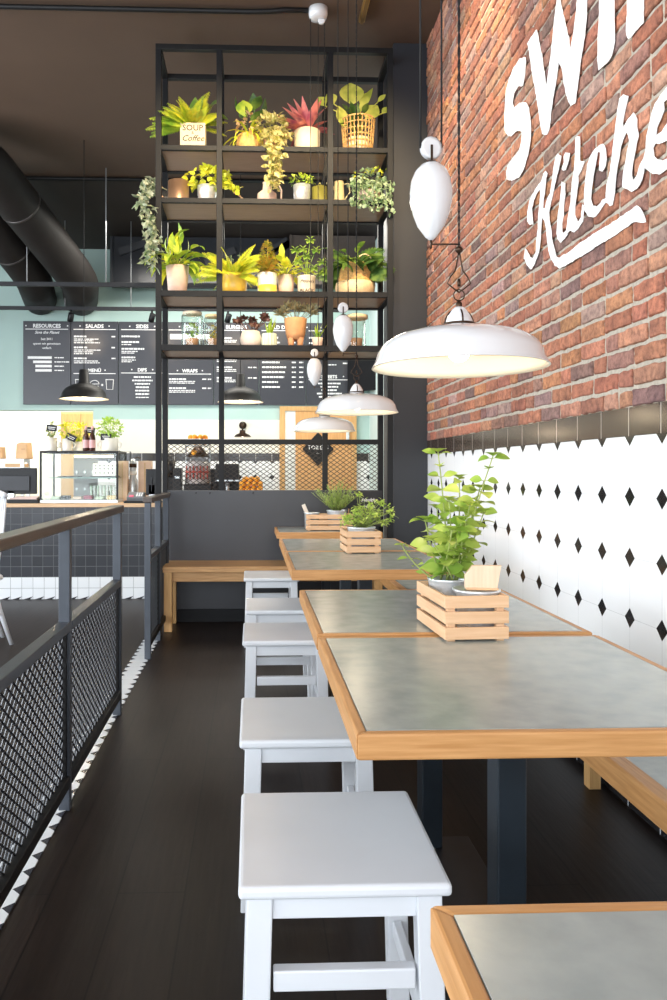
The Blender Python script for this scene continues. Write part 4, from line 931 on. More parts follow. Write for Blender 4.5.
# ------------------------------------------------------------------ menu boards
YM = YB - .0385
BOARD = mat('slate_menu_board', (.042, .044, .055), .35, 0, .06, 3)
bu = [22.8, 70.8, 118.4, 166, 213.8, 259, 306, 352.3]
zt, zbm = atz(322.5, YM), atz(405, YM)
titles = [['RESOURCES'], ['SALADS', 'MENÜ'], ['SIDES', 'DIPS'], ['EDGE', 'WRAPS'], ['BURGERS'], ['COLD DRINKS'], ['HOT', 'SWEETS']]
descr = ['leftmost menu board, headed RESOURCES', 'menu board headed SALADS behind the black pendant', 'menu board headed SIDES and DIPS', 'menu board with WRAPS, seen through the shelving frame', 'menu board headed BURGERS, behind the second black pendant', 'menu board listing drinks with prices, right of BURGERS', 'rightmost menu board, with SWEETS near its foot']
for i in range(7):
    x0, x1 = atx(bu[i], YM) + .004, atx(bu[i + 1], YM) - .004; w = x1 - x0; hh = zt - zbm
    t = thing('menu_board', descr[i], 'menu board', ((x0 + x1) / 2, YM, zbm), 0, 'menu boards on the mint wall')
    MB().box(-w / 2, w / 2, 0, .038, 0, hh).build('panel', BOARD, t, .003)
    fn = lambda a, b, c: (a, -.0015 - c, b)
    R = random.Random(40 + i); lines = MB()
    def scribble(x, z, ln, th):
        q = x
        while q < x + ln:
            s = min(R.uniform(.018, .06), x + ln - q + .004); lines.box(q, q + s, -.0022, -.0002, z - th / 2 + R.uniform(-.0015, .0015), z + th / 2); q += s + .007
    def head(s, z, sz=.068):
        text(s, sz, 0, z, fn, 'heading', PAINTW, t, 'CENTER', .034, .0015)
        lw = len(s) * .027 + .03
        for q in (-lw, lw): lines.box(q - .008, q + .008, -.002, -.0002, z + .016, z + .032)
        lines.box(-w * .45, w * .45, -.002, -.0002, z - .026, z - .016)
    head(titles[i][0], hh - .085)
    if i == 0:
        text('Save the Planet', .052, 0, hh - .165, fn, 'writing', PAINTW, t, 'CENTER', .012, .0015, .4)
        text('Seit 2011', .042, 0, hh - .250, fn, 'writing', PAINTW, t, 'CENTER', .01, .0015); text('sparen wir gemeinsam', .040, 0, hh - .310, fn, 'writing', PAINTW, t, 'CENTER', .008, .0015); text('einfach', .042, 0, hh - .368, fn, 'writing', PAINTW, t, 'CENTER', .008, .0015)
        for k, (a, nn) in enumerate(((-.25, 6), (-.18, 5), (-.15, 4), (-.15, 4))):
            zz = hh - .50 - k * .056; lines.box(a, .065, -.002, -.0002, zz, zz + .034); scribble(.10, zz + .017, .12 + .07 * (k == 1), .014)
    elif i == 1:
        for k, zz in enumerate((hh - .20, hh - .345, hh - .49)):
            scribble(-w * .44, zz, .17, .021); scribble(w * .36, zz, .05, .018)
            for j in range(2 + (k != 2)): scribble(-w * .44, zz - .035 - j * .024, R.uniform(.22, .36), .012)
        head('MENÜ', hh - .67, .062)
        zz = .20
        for cx, kind in ((-.2, 'c'), (0, 'b'), (.2, 'c')):
            cup = MB()
            if kind == 'c':
                P = [(cx - .05, zz + .13), (cx - .04, zz), (cx + .04, zz), (cx + .05, zz + .13)]; cup.tube([(a, -.004, b) for a, b in P], .005, 5); cup.tube([(cx - .055, -.004, zz + .13), (cx + .055, -.004, zz + .13)], .006, 5)
            else:
                cup.tube([(cx + .06 * math.cos(a), -.004, zz + .07 + .05 * math.sin(a)) for a in [PI * q / 8 for q in range(9)]], .005, 5); cup.tube([(cx - .06, -.004, zz + .07), (cx + .06, -.004, zz + .07)], .005, 5); cup.tube([(cx - .055, -.004, zz + .04), (cx + .055, -.004, zz + .04)], .008, 5); cup.tube([(cx - .055, -.004, zz + .01), (cx + .055, -.004, zz + .01)], .006, 5)
            cup.build('drawing', PAINTW, t)
        for cx in (-.10, .10): lines.box(cx - .015, cx + .015, -.002, -.0002, zz + .055, zz + .065).box(cx - .005, cx + .005, -.0018, -.0002, zz + .045, zz + .075)
    elif i == 2:
        for zz, k in ((hh - .195, 0), (hh - .27, 1), (hh - .36, 2), (hh - .475, 2)):
            scribble(-w * .44, zz, R.uniform(.14, .30), .022)
            for j in range(k): scribble(-w * .44, zz - .034 - j * .023, R.uniform(.12, .26), .012)
        head('DIPS', hh - .66, .062)
        for k in range(7): l_ = R.uniform(.16, .28); scribble(-l_ / 2, hh - .735 - k * .045, l_, .020 if k < 6 else .012)
    elif i == 3:
        lines.box(-w * .42, w * .42, -.002, -.0002, hh - .23, hh - .16); scribble(-w * .42, hh - .40, .3, .012)
        for k in range(3): scribble(-w * .42, hh - .44 - k * .026, .28, .012)
        head('WRAPS', hh - .67, .062)
        for zz in (hh - .76, hh - .88):
            scribble(-w * .44, zz, .22, .020); scribble(w * .26, zz, .05, .016); scribble(w * .38, zz, .04, .016)
            for j in range(2): scribble(-w * .44, zz - .030 - j * .022, .34, .011)
    elif i == 4:
        for zz in (hh - .21, hh - .33, hh - .47, hh - .60, hh - .74):
            scribble(-w * .44, zz, .20, .020); scribble(w * .26, zz, .05, .016); scribble(w * .38, zz, .04, .016)
            for j in range(2): scribble(-w * .44, zz - .030 - j * .022, .26, .011)
        cup = MB(); cup.tube([(-.12, -.004, .09), (-.09, -.004, .02), (-.02, -.004, .06), (.05, -.004, .02), (.12, -.004, .09)], .005, 5); cup.build('drawing', PAINTW, t)
    elif i == 5:
        for k in range(11): zz = hh - .2 - k * .066; scribble(-w * .44, zz, R.uniform(.16, .34), .022); scribble(w * .20, zz, .05, .018); scribble(w * .36, zz, .05, .018)
    else:
        for zz in (hh - .20, hh - .27, hh - .34): scribble(-w * .44, zz, R.uniform(.12, .28), .020); scribble(w * .36, zz, .04, .018)
        for zz in (hh - .44, hh - .56): scribble(-w * .1, zz, .16, .014); scribble(w * .3, zz + .02, .06, .018)
        head('SWEETS', hh - .74, .060)
        for k in range(5): l_ = R.uniform(.2, .34); scribble(-l_ / 2, hh - .81 - k * .045, l_, .020)
    lines.build('writing', PAINTW, t)
t = thing('wall_sign', 'black diamond-shaped sign on the honey-coloured door', 'sign', at(318, 449, YB - .06))
rr = .225; MB().prism([(0, -rr), (rr * .94, 0), (0, rr), (-rr * .94, 0)], -.012, 0).build('plate', DARKPL, t, .002)
text('TOILETS', .075, 0, -.005, lambda a, b, c: (a, -.0135 - c, b), 'lettering', PAINTW, t, 'CENTER', .01, .001); text('...', .07, 0, -.06, lambda a, b, c: (a, -.0135 - c, b), 'lettering', PAINTW, t, 'CENTER', .0, .001)
t = thing('wall_screen', 'dark angled screen on the wall right of the menu boards', 'screen', at(366, 374, YB - .38))
M = Matrix.Rotation(math.radians(-52), 4, 'Z'); MB().box(-.32, .32, -.02, .02, -.22, .22, M).build('screen_panel', DARKPL, t, .004); MB().box(-.02, .06, .01, .36, -.03, .03).build('wall_bracket', BLACK, t)

# ------------------------------------------------------------------ counter
YC0, YC1 = 7.2, 7.95; XC1 = .30
counter = thing('counter', 'long service counter with dark tiles, white foot tiles and wooden top', 'counter', (-2, 7.5, 0))
cb = lambda m, x0, x1, y0, y1, z0, z1: m.box(x0 + 2, x1 + 2, y0 - 7.5, y1 - 7.5, z0, z1)
cb(MB(), -5, XC1, YC0, YC1, .206, .855).build('front', tile_mat('dark_counter_tile', (.026, .029, .036), (.10, .105, .11), (.0985, .0985), (0, 2), .0022, .22, False, (.03, .206), .15), counter)
cb(MB(), -5, XC1, YC0 - .002, YC1, 0, .206).build('foot_tiles', tile_mat('white_foot_tile', (.80, .83, .85), (.35, .37, .38), (.103, .103), (0, 2), .002, .22, False, (.03, 0), .02), counter)
cb(MB(), -5, XC1 + .02, YC0 - .03, YC1 + .02, .855, .89).build('worktop', wood('counter_worktop', (.74, .50, .30), (.64, .41, .23), 0), counter, .003)
ZK = .89
m = MB(); m.prism([(0, 0), (0, 0), (0, 0)], 0, 0) if 0 else None
tri = MB()
k = -4.9
while k < XC1: tri.add([(k + 2, YC0 - .0035 - 7.5, .0), (k + .06 + 2, YC0 - .0035 - 7.5, .0), (k + .09 + 2, YC0 - .0035 - 7.5, .028), (k + 2, YC0 - .0045 - 7.5, 0), (k + .06 + 2, YC0 - .0045 - 7.5, 0), (k + .09 + 2, YC0 - .0045 - 7.5, .028)], [(0, 1, 2), (3, 5, 4), (0, 3, 4, 1), (1, 4, 5, 2), (2, 5, 3, 0)]); k += .103
tri.build('foot_pattern', STEEL, counter)

def pt(u, v, Y): return at(u, v, Y)
# display case
YD = 7.27; x0 = atx(39.5, YD); x1 = atx(118, YD); zt_ = atz(451, YD); w = x1 - x0; hc = zt_ - ZK
t = thing('display_case', 'glass display case with black frame on the counter', 'display case', ((x0 + x1) / 2, YD, ZK)); DP_ = .50
MB().box(-w / 2, w / 2, 0, DP_, 0, .03).build('base', GALV, t, .003)
m = MB()
for a in (-w / 2, w / 2 - .018):
    for b in (0, DP_ - .018): m.box(a, a + .018, b, b + .018, .03, hc - .02)
m.box(-w / 2, w / 2, 0, .018, hc - .02, hc).box(-w / 2, w / 2, DP_ - .018, DP_, hc - .02, hc).box(-w / 2, -w / 2 + .018, .018, DP_ - .018, hc - .02, hc).box(w / 2 - .018, w / 2, .018, DP_ - .018, hc - .02, hc); m.build('frame', DARKPL, t, .002)
MB().box(-w / 2 + .018, w / 2 - .018, .004, .009, .03, hc - .02).build('front_pane', GLASS, t); MB().box(-w / 2 + .004, -w / 2 + .009, .018, DP_ - .018, .03, hc - .02).build('side_pane', GLASS, t); MB().box(w / 2 - .009, w / 2 - .004, .018, DP_ - .018, .03, hc - .02).build('side_pane', GLASS, t)
MB().box(-w / 2 + .018, w / 2 - .018, .018, DP_ - .018, hc - .014, hc - .004).build('top_pane', GLASS, t)
MB().box(-w / 2 + .07, w / 2 - .02, .05, DP_ - .03, hc * .47, hc * .47 + .010).build('glass_shelf', mat('green_glass_edge', (.10, .22, .18), .1), t)
MB().box(-.16, .08, DP_ - .014, DP_ - .004, .04, hc - .03).build('back_panel', mat('grey_back_panel', (.22, .20, .19), .4), t)
MB().tube([(-w * .08, .08, hc - .05), (w * .42, .08, hc - .05)], .010, 8).build('lamp_strip', emit('warm_strip', (1, .72, .40), 9), t)
m = MB()
for a in (-.13, -.05, .03):
    for b in (.12, .29): m.prism([(a - .014, b), (a, b - .018), (a + .014, b), (a, b + .018)], DP_ - .018, DP_ - .0145)
m.build('diamond_marks', PAINTW, t)
C0 = Vector(((x0 + x1) / 2, YD, ZK))
def tray(dx, dz, wd, dp, m1, name, label, cat): 
    q = thing(name, label, cat, C0 + Vector((dx, .25, dz))); MB().box(-wd / 2, wd / 2, -dp / 2, dp / 2, 0, .012).build('plate', m1, q, .004); return q
tray(-.14, hc * .47 + .010, .20, .2, DARKPL, 'serving_tray', 'black tray on the upper glass shelf, left one', 'tray'); tray(.20, hc * .47 + .010, .26, .2, DARKPL, 'serving_tray', 'black tray under the patterned box in the case', 'tray')
q = thing('gift_box', 'white patterned box with dark motifs inside the display case', 'box', C0 + Vector((.20, .25, hc * .47 + .022))); MB().box(-.11, .11, -.06, .06, 0, .12).build('carton', WHITEC, q, .003)
m = MB(); 
for a in (-.08, -.04, .0, .04, .08):
    for b in (.03, .07, .10): m.prism([(a - .008, b), (a, b - .010), (a + .008, b), (a, b + .010)], -.0615, -.0600)
m.build('motifs', DARKPL, q)
for k, (dx, cm) in enumerate(((-.26, MINTC), (-.17, DARKPL), (-.05, PINKC), (.05, mat('maroon_pack', (.3, .03, .07), .5)), (.16, MINTC), (.27, WICKERL))):
    q = thing('food_pack', ['pale pack at the left of the case floor', 'black pack on the case floor', 'pinkish pack on the case floor', 'maroon pack on the case floor', 'mint pack at the right of the case floor', 'tan pack at the right end of the case floor'][k], 'food pack', C0 + Vector((dx, .2, .03)), 0, 'small packs on the display case floor'); MB().box(-.04, .04, -.05, .05, 0, .025 + .01 * (k % 2)).build('pack', cm, q, .004)
q = thing('cup_rack', 'row of upright cream cups at the right inside the case', 'rack', C0 + Vector((.17, .32, .03)))
for a in range(9): MB().lathe([(.010, 0), (.012, .13), (.009, .13), (.008, .01)], 10, (-.12 + a * .032, 0, 0)).build('cup', WHITEC if a % 2 else MINTC, q)
# pots on the case
def mug_plant(u0, u1, vt, Y, m1, label, n, rr, rh, card=None, dz=0):
    x = atx((u0 + u1) / 2, Y); r = (u1 - u0) / 2 / (F / Y); z = zt_ + .0; h = atz(vt, Y) - z; t = thing('potted_herb', label, 'potted plant', (x, Y, z))
    MB().lathe([(r * .92, 0), (r, .01), (r, h), (r * .92, h), (r * .9, h * .85), (.001, h * .84)], 24).build('pot', WHITEC, t)
    m = stems(MB(), 10, (0, 0, h), rr * .7, rr * .7, rh, h * .8); bush(n, rr, rr, rh * .5, (0, 0, h + rh * .5), .035, .022, m); m.build('foliage', m1, t)
    for s in (-1, 1): MB().tube(arc((s * r, 0, h * .5), .03, PI / 2, -PI / 2, 8, 'xz', s), .006, 6).build('handle', WHITEC, t)
    if card:
        MB().tube([(card[0] * .5, -r * .4, h * .8), (card[0], -r * .8, h + card[1])], .003, 6).build('card_stick', OAKZ, t)
        cdd = MB().box(-.05, .05, -.003, .003, -.03, .03).build('name_card', DARKPL, t, 0, (card[0], -r * .8 - .005, h + card[1])); cdd.rotation_euler = (0, math.radians(card[2]), 0)
        MB().box(-.035, .035, -.0045, -.003, .004, .009).box(-.03, .03, -.0045, -.003, -.012, -.007).build('writing', PAINTW, cdd)
mug_plant(45, 57, 438, 7.42, leafm('soft_sprig_leaf', (.45, .50, .26), (.24, .32, .12)), 'sparse sprig in a white enamel mug with a black name card, left on the case', 60, .055, .15, (.02, .09, 5))
mug_plant(62, 72, 439, 7.45, LEAF_Y, 'yellow-green herb in a white mug, second from left on the case', 100, .08, .15, (.05, .01, 25))
mug_plant(73, 86, 442, 7.55, LEAF_Y, 'bright yellow flowering herb behind the two bottles', 170, .10, .18, (.11, .11, 8))
mug_plant(101, 118, 438.5, 7.40, LEAF_H, 'dense green basil in a white enamel pot at the right of the case', 330, .13, .19, (-.02, .01, 0))
for k, u in enumerate((86, 92.3)):
    t = thing('bottle', ['left one of two dark brown bottles on the display case', 'right one of two dark brown bottles on the display case'][k], 'bottle', (atx(u, 7.34), 7.34, zt_), 0, 'brown bottles on the display case')
    MB().lathe([(.028, 0), (.030, .008), (.030, .12), (.024, .15), (.011, .175), (.010, .225), (.012, .228), (.012, .235), (.001, .236)], 20).build('glass', mat('brown_bottle_glass', (.05, .015, .01), .1), t)
    MB().lathe([(.0308, .03), (.0308, .105)], 20, cap=False).build('label_band', mat('pink_label', (.72, .42, .42), .6), t)
    MB().lathe([(.0125, .20), (.0125, .237)], 12).build('cap', mat('pink_cap', (.7, .4, .4), .5), t)
# left monitors and things
def monitor(u0, u1, v0, v1, Y, label, rz=0, stand=True):
    p0 = at(u0, v1, Y); p1 = at(u1, v0, Y); w = p1.x - p0.x; hh = p1.z - p0.z; t = thing('monitor', label, 'monitor', ((p0.x + p1.x) / 2, Y, ZK), rz); zb = p0.z - ZK
    MB().box(-w / 2, w / 2, -.02, .015, max(zb, .03), zb + hh).build('screen_back', DARKPL, t, .006); MB().box(-w / 2 + .06, w / 2 - .06, -.035, -.018, max(zb + .03, .05), zb + hh * .7).build('rear_housing', mat('dark_grey_plastic', (.016, .018, .024), .4), t, .004)
    MB().box(-.03, .03, -.02, .03, .012, zb + hh * .4).build('stand', GALV, t, .003); MB().box(-.10, .10, -.07, .09, 0, .012).build('foot', DARKPL, t, .003); return t
monitor(-14, 37, 468, 494, 7.45, 'black till monitor seen from behind at the far left of the counter')
monitor(146, 158, 469, 495, 7.35, 'narrow black screen just left of the shelving post')
t = thing('cash_tray', 'black low cash tray with small papers beside the left monitor', 'tray', (atx(27, 7.3), 7.30, ZK)); MB().box(-.17, .12, -.06, .10, 0, .035).build('tray', DARKPL, t, .003); MB().box(-.15, .10, -.04, .08, .035, .05).box(-.1, .11, -.03, .06, .05, .06).build('papers', mat('pink_papers', (.66, .5, .45), .7), t)
# steel pass shelf in the kitchen, with paper bags
YQ = 7.85
t = thing('pass_shelf', 'steel shelf rack behind the till monitor', 'rack', (atx(8, YQ), YQ, ZK)); z1_ = atz(459, YQ) - ZK; z2_ = atz(466, YQ) - ZK
MB().box(-.9, .18, -.08, .15, z1_ - .035, z1_).build('shelf', GALV, t, .003); MB().box(-.9, .18, -.08, .15, z2_ - .03, z2_ - .012).build('shelf', GALV, t, .003)
for a in (.15,): MB().box(a, a + .03, -.08, -.05, 0, z1_ - .035).build('upright', GALV, t); MB().box(a, a + .03, .12, .15, 0, z1_ - .035).build('upright', GALV, t)
MB().box(-.88, -.85, -.08, -.05, 0, z1_ - .035).build('upright', GALV, t)
def bag(u0, u1, v0, Y, zb, label, hh=None):
    x0, x1 = atx(u0, Y), atx(u1, Y); h = atz(v0, Y) - zb; w = (x1 - x0) / 2; t = thing('paper_bag', label, 'paper bag', ((x0 + x1) / 2, Y, zb), 0, 'brown paper bags behind the counter')
    m = MB(); m.add([(-w, -.06, 0), (w * .6, -.06, 0), (w, .05, 0), (-w, .05, 0), (-w * .9, -.05, h * .9), (w * .5, -.05, h * .92), (w * .85, .04, h), (-w * .7, .04, h)], [(3, 2, 1, 0), (4, 5, 6, 7), (0, 1, 5, 4), (1, 2, 6, 5), (2, 3, 7, 6), (3, 0, 4, 7)]); m.build('bag', KRAFT, t, .008)
    MB().box(-w * .2, w * .3, -.065, -.058, h * .55, h * .6).build('fold', wood('kraft_fold', (.5, .3, .16), (.45, .26, .14)), t)
bag(17, 32, 442.5, YQ + .03, ZK + z1_, 'tall brown paper bag on the steel shelf'); bag(-3, 5, 447, YQ + .03, ZK + z1_, 'brown paper bag cut off by the left picture edge'); 
t = thing('paper_box', 'flat kraft box lying under the steel shelf', 'box', (atx(16, YQ), YQ + .03, ZK + z2_ - .012)); MB().box(-.10, .10, -.06, .06, 0, .035).build('carton', KRAFT, t, .003)
# kraft boxes and card terminal to the right
for k, (u0, u1, v0, v1, Y, lb) in enumerate(((118.5, 128, 461, 502, 7.62, 'tall narrow kraft board leaning right of the display case'), (139, 152, 461, 498, 7.75, 'second kraft board behind the card terminal'))):
    x0, x1 = atx(u0, Y), atx(u1, Y); h = atz(v0, Y) - ZK; t = thing('carton', lb, 'carton', ((x0 + x1) / 2, Y, ZK), 0, 'kraft cartons on the counter'); w = (x1 - x0) / 2; MB().box(-w, w, -.05, .05, 0, h).build('board', mat('pale_kraft', (.76, .53, .38), .7), t, .004); MB().box(-w * .1, w * .1, -.052, -.05, .02, h - .02).build('tape', KRAFT, t)
t = thing('wire_stand', 'thin black wire stand behind the kraft board', 'stand', (atx(124, 7.75), 7.78, ZK)); h = atz(451, 7.78) - ZK; w = .055
m = MB(); m.tube([(-w, 0, 0), (-w, 0, h), (w, 0, h - .01), (w, 0, 0)], .004, 6); m.tube([(-w, .06, 0), (-w, .06, h), (w, .06, h - .01), (w, .06, 0)], .004, 6); m.tube([(-w, 0, h), (-w, .06, h)], .004, 6); m.tube([(w, 0, h - .01), (w, .06, h - .01)], .004, 6); m.build('wire_frame', STEEL, t)
t = thing('spice_grinder', 'dark metal grinder tower with small white jars beside the card terminal', 'grinder', (atx(133, 7.68), 7.68, ZK)); h = atz(459, 7.68) - ZK
MB().lathe([(.045, 0), (.05, .01), (.045, h * .5), (.03, h * .55), (.035, h * .9), (.02, h), (.001, h)], 20).build('body', GALV, t)
for q in (.62, .80): MB().lathe([(.037, h * q), (.037, h * (q + .09))], 14, (0, -.005, 0)).build('jar', WHITEC if q < .7 else BRONZE, t)
MB().tube([(0, 0, h), (.05, 0, h + .02), (.08, 0, h)], .005, 6).build('crank', BRONZE, t)
t = thing('card_terminal', 'grey card payment terminal with keys at the end of the counter', 'terminal', (atx(137, 7.3), 7.3, ZK))
M = Matrix.Rotation(math.radians(20), 4, 'X'); MB().box(-.085, .075, -.07, .07, .02, .085, M).build('body', mat('grey_terminal', (.16, .17, .18), .4), t, .008); MB().box(-.06, -.02, -.068, -.03, .086, .092, M).build('sticker', mat('pink_sticker', (.8, .15, .25), .5), t)
m = MB()
for i in range(3):
    for j in range(3): m.box(.0 + i * .022, .016 + i * .022, -.05 + j * .03, -.03 + j * .03, .085, .092, M)
m.build('keys', PAINTW, t, .002); MB().box(-.11, .10, -.11, .08, 0, .022).build('base', DARKPL, t, .006)

# things seen through the wire mesh (right part of the counter)
YJ = 7.55
t = thing('juice_press', 'orange juice press with a wire basket of oranges on top', 'juicer', (atx(198, YJ), YJ, ZK))
zz = lambda v: atz(v, YJ) - ZK
zb_ = zz(446)
for s in (-1, 1): MB().tube([(s * .13, 0, .02), (s * .11, 0, zz(468)), (s * .12, 0, zb_ + .0)], .009, 8).build('leg', GALV, t)
m = MB(); 
for k in range(3): rr = .11 + .022 * k; m.tube([(rr * math.cos(2 * PI * i / 24), rr * math.sin(2 * PI * i / 24), zb_ + .03 * k) for i in range(24)], .004, 5, True)
for i in range(12): a = 2 * PI * i / 12; m.tube([(.03 * math.cos(a), .03 * math.sin(a), zb_ - .005), (.11 * math.cos(a), .11 * math.sin(a), zb_), (.154 * math.cos(a), .154 * math.sin(a), zb_ + .06)], .003, 5)
m.build('basket', GALV, t)
MB().lathe([(.11, zz(457)), (.10, zz(455)), (.035, zz(447)), (.02, zb_ - .01)], 24).build('funnel', BRONZE, t)
MB().lathe([(.10, zz(484)), (.115, zz(482)), (.12, zz(464)), (.10, zz(461)), (.001, zz(461))], 24).build('press_housing', mat('clear_grey_housing', (.55, .50, .48), .2), t)
m = MB()
for k in range(7): a = -.10 + k * .033; m.tube([(a, -.125, zz(479)), (a, -.128, zz(466))], .007, 6)
m.tube([(-.11, -.13, zz(472)), (.11, -.13, zz(472))], .010, 6); m.build('red_cutters', mat('red_plastic', (.42, .05, .03), .35), t)
MB().box(-.13, .14, -.12, .12, 0, zz(484)).build('base', DARKPL, t, .01); MB().box(-.03, .05, -.135, -.12, .02, .06).build('tap', GALV, t, .004)
orp = Vector((atx(198, YJ), YJ, ZK)); first = None
def orange(p, label, group):
    global first
    if first is None:
        o = MB(); o.ball((0, 0, 0), .027, 12, 8); first = o.build('orange', ORANGE)
        tag(first, label, 'orange', group); first.location = p; return
    o = first.copy(); C.objects.link(o); o.location = p; o['label'] = label; o['group'] = group
for i in range(13):
    a = 2 * PI * i / 13; orange(orp + Vector((.115 * math.cos(a), .115 * math.sin(a), zb_ + .040)), 'orange in the wire basket on top of the juice press', 'oranges in the press basket')
for i in range(8):
    a = 2 * PI * i / 8 + .4; orange(orp + Vector((.075 * math.cos(a), .075 * math.sin(a), zb_ + .083)), 'orange in the wire basket on top of the juice press', 'oranges in the press basket')
orange(orp + Vector((-.03, -.12, zz(453))), 'single orange at the mouth of the press funnel', 'orange at the funnel')
t = thing('orange_crate', 'clear box heaped with oranges, at the right of the coffee machine', 'crate', (atx(251, 7.5), 7.5, ZK)); wq = .115
MB().box(-wq, wq, -.10, .10, 0, .008).box(-wq, wq, -.10, -.095, .008, .10).box(-wq, wq, .095, .10, .008, .10).box(-wq, -wq + .005, -.095, .095, .008, .10).box(wq - .005, wq, -.095, .095, .008, .10).build('box', GLASS, t)
for lz, (nx, ny) in enumerate(((4, 3), (4, 3), (4, 3), (4, 3), (3, 2))):
    for i in range(nx):
        for j in range(ny):
            orange(Vector((atx(251, 7.5) + (i - (nx - 1) / 2) * .0565 + (.005 if (lz + j) % 2 else -.005), 7.5 + (j - (ny - 1) / 2) * .058 + (.004 if lz % 2 else -.004), ZK + .036 + lz * .0465 + .006 * ((i * 3 + j) % 3 - 1))), 'orange heaped in the clear box behind the wire mesh', 'oranges in the clear box')
def machine(u0, u1, v0, Y, label, name, cat, dark=DARKPL):
    x0, x1 = atx(u0, Y), atx(u1, Y); h = atz(v0, Y) - ZK; w = (x1 - x0) / 2; t = thing(name, label, cat, ((x0 + x1) / 2, Y, ZK)); return t, w, h
t, w, h = machine(216, 239, 464, 7.6, 'black coffee machine with steel spout behind the wire mesh', 'coffee_machine', 'coffee machine')
MB().box(-w, w, -.12, .15, h * .52, h).build('head', DARKPL, t, .008); MB().box(-w, w, .05, .15, 0, h * .52).build('body', DARKPL, t, .004); MB().box(-w, w, -.12, .05, 0, .03).build('drip_tray', DARKPL, t, .004); MB().lathe([(.02, h * .15), (.022, h * .5)], 12, (0, -.05, 0)).build('spout', GALV, t); MB().box(-w, w, -.124, -.12, h * .54, h * .58).build('trim_strip', GALV, t)
t, w, h = machine(207, 218, 469, 7.7, 'square black box between the juice press and the coffee machine', 'grinder', 'grinder'); MB().box(-w, w, -.1, .1, 0, h).build('body', DARKPL, t, .006); MB().box(-w * .7, w * .7, -.103, -.1, h * .4, h * .7).build('front_plate', STEEL, t)
t, w, h = machine(166, 176, 461, 7.7, 'tall black machine at the left behind the wire mesh', 'bean_grinder', 'grinder'); MB().box(-w, w, -.1, .1, 0, h * .6).build('body', DARKPL, t, .006); MB().lathe([(w * .6, h * .6), (w * .9, h), (w * .5, h)], 16).build('hopper', STEEL, t)
t, w, h = machine(174, 182, 468, 7.5, 'black box printer left of the juice press', 'printer', 'printer'); MB().box(-w, w, -.08, .08, 0, h).build('body', DARKPL, t, .006); MB().box(-w * .6, w * .6, -.083, -.08, h * .7, h * .76).build('paper_slot', GALV, t)

# black pendants
def dome_lamp(u, vrim, dpx, Y, ztop, label, k=1.0, sc=1.0):
    p = at(u, vrim, Y); R = dpx / 2 / (F / Y); t = thing('pendant_lamp', label, 'lamp', p, 0); s = R / .24
    prof = [(.030, .290), (.044, .285), (.053, .160), (.066, .152), (.125, .132), (.180, .100), (.208, .060), (.218, .020), (.24, 0)]
    sh = MB().lathe([(a * s, b * s) for a, b in prof], 40, cap=False).lathe([(.030 * s, .290 * s), (.001, .291 * s)], 40, cap=False).build('shade', BLACK, t)
    MB().lathe([(.24 * s, -.001), (.236 * s, -.003), (.212 * s, .022 * s), (.200 * s, .058 * s), (.172 * s, .095 * s), (.05 * s, .140 * s), (.001, .142 * s)], 40, cap=False).build('shade_lining', ENAMEL_IN, sh)
    MB().ball((0, 0, .035 * s), .032 * s, 14, 8).build('bulb', emit('soft_bulb', (1, .84, .62), 8), t)
    MB().tube([(0, 0, .285 * s), (0, 0, ztop - p.z)], .004, 6).build('cord', CORD, t)
    l = bpy.data.lights.new('pendant_light', 'POINT'); l.energy = 9 * s * s; l.color = (1, .82, .6); l.shadow_soft_size = .03; lo = bpy.data.objects.new('pendant_light', l); C.objects.link(lo); lo.location = p + Vector((0, 0, .0))
dome_lamp(84, 399, 48.5, 7.7, ZC, 'black dome pendant hanging in front of the SALADS menu board')
dome_lamp(240.5, 402, 46.5, 7.9, ZC, 'black dome pendant seen between the shelf posts under BURGERS')
# wall lamp
p = at(242.5, 437, 9.95); t = thing('wall_lamp', 'small black lamp with a bracket on the cream wall behind the mesh', 'lamp', p)
MB().lathe([(.02, .09), (.035, .085), (.04, .05), (.09, .03), (.115, 0)], 28, cap=False).build('shade', BRONZE, t); MB().lathe([(.115, -.001), (.088, .025), (.001, .04)], 28, cap=False).build('shade_lining', ENAMEL_IN, t); MB().ball((0, 0, .02), .02, 12, 8).build('bulb', emit('soft_bulb', (1, .84, .62), 8), t)
MB().tube([(0, 0, .085), (0, 0, .16), (0, .12, .20), (0, .33, .17)], .010, 8).build('arm', BRONZE, t); MB().lathe([(.05, 0), (.05, .02)], 16).build('wall_plate', BRONZE, t, 0, (0, .33, .17)).rotation_euler = (PI / 2, 0, 0)

# kitchen beyond the pass-through
t = thing('kitchen_cabinet', 'wooden cupboard in the bright kitchen behind the herbs', 'cabinet', (atx(84, 11.6), 11.6, 0)); wq = .30; zq = atz(413, 11.6)
MB().box(-wq, wq, -.2, .2, 0, zq).build('body', wood('kitchen_cupboard', (.60, .42, .26), (.52, .34, .20), 2), t, .004); MB().box(-wq + .02, -.005, -.215, -.2, .1, zq - .03).build('door', OAKZ, t, .002); MB().box(.005, wq - .02, -.215, -.2, .1, zq - .03).build('door', OAKZ, t, .002)

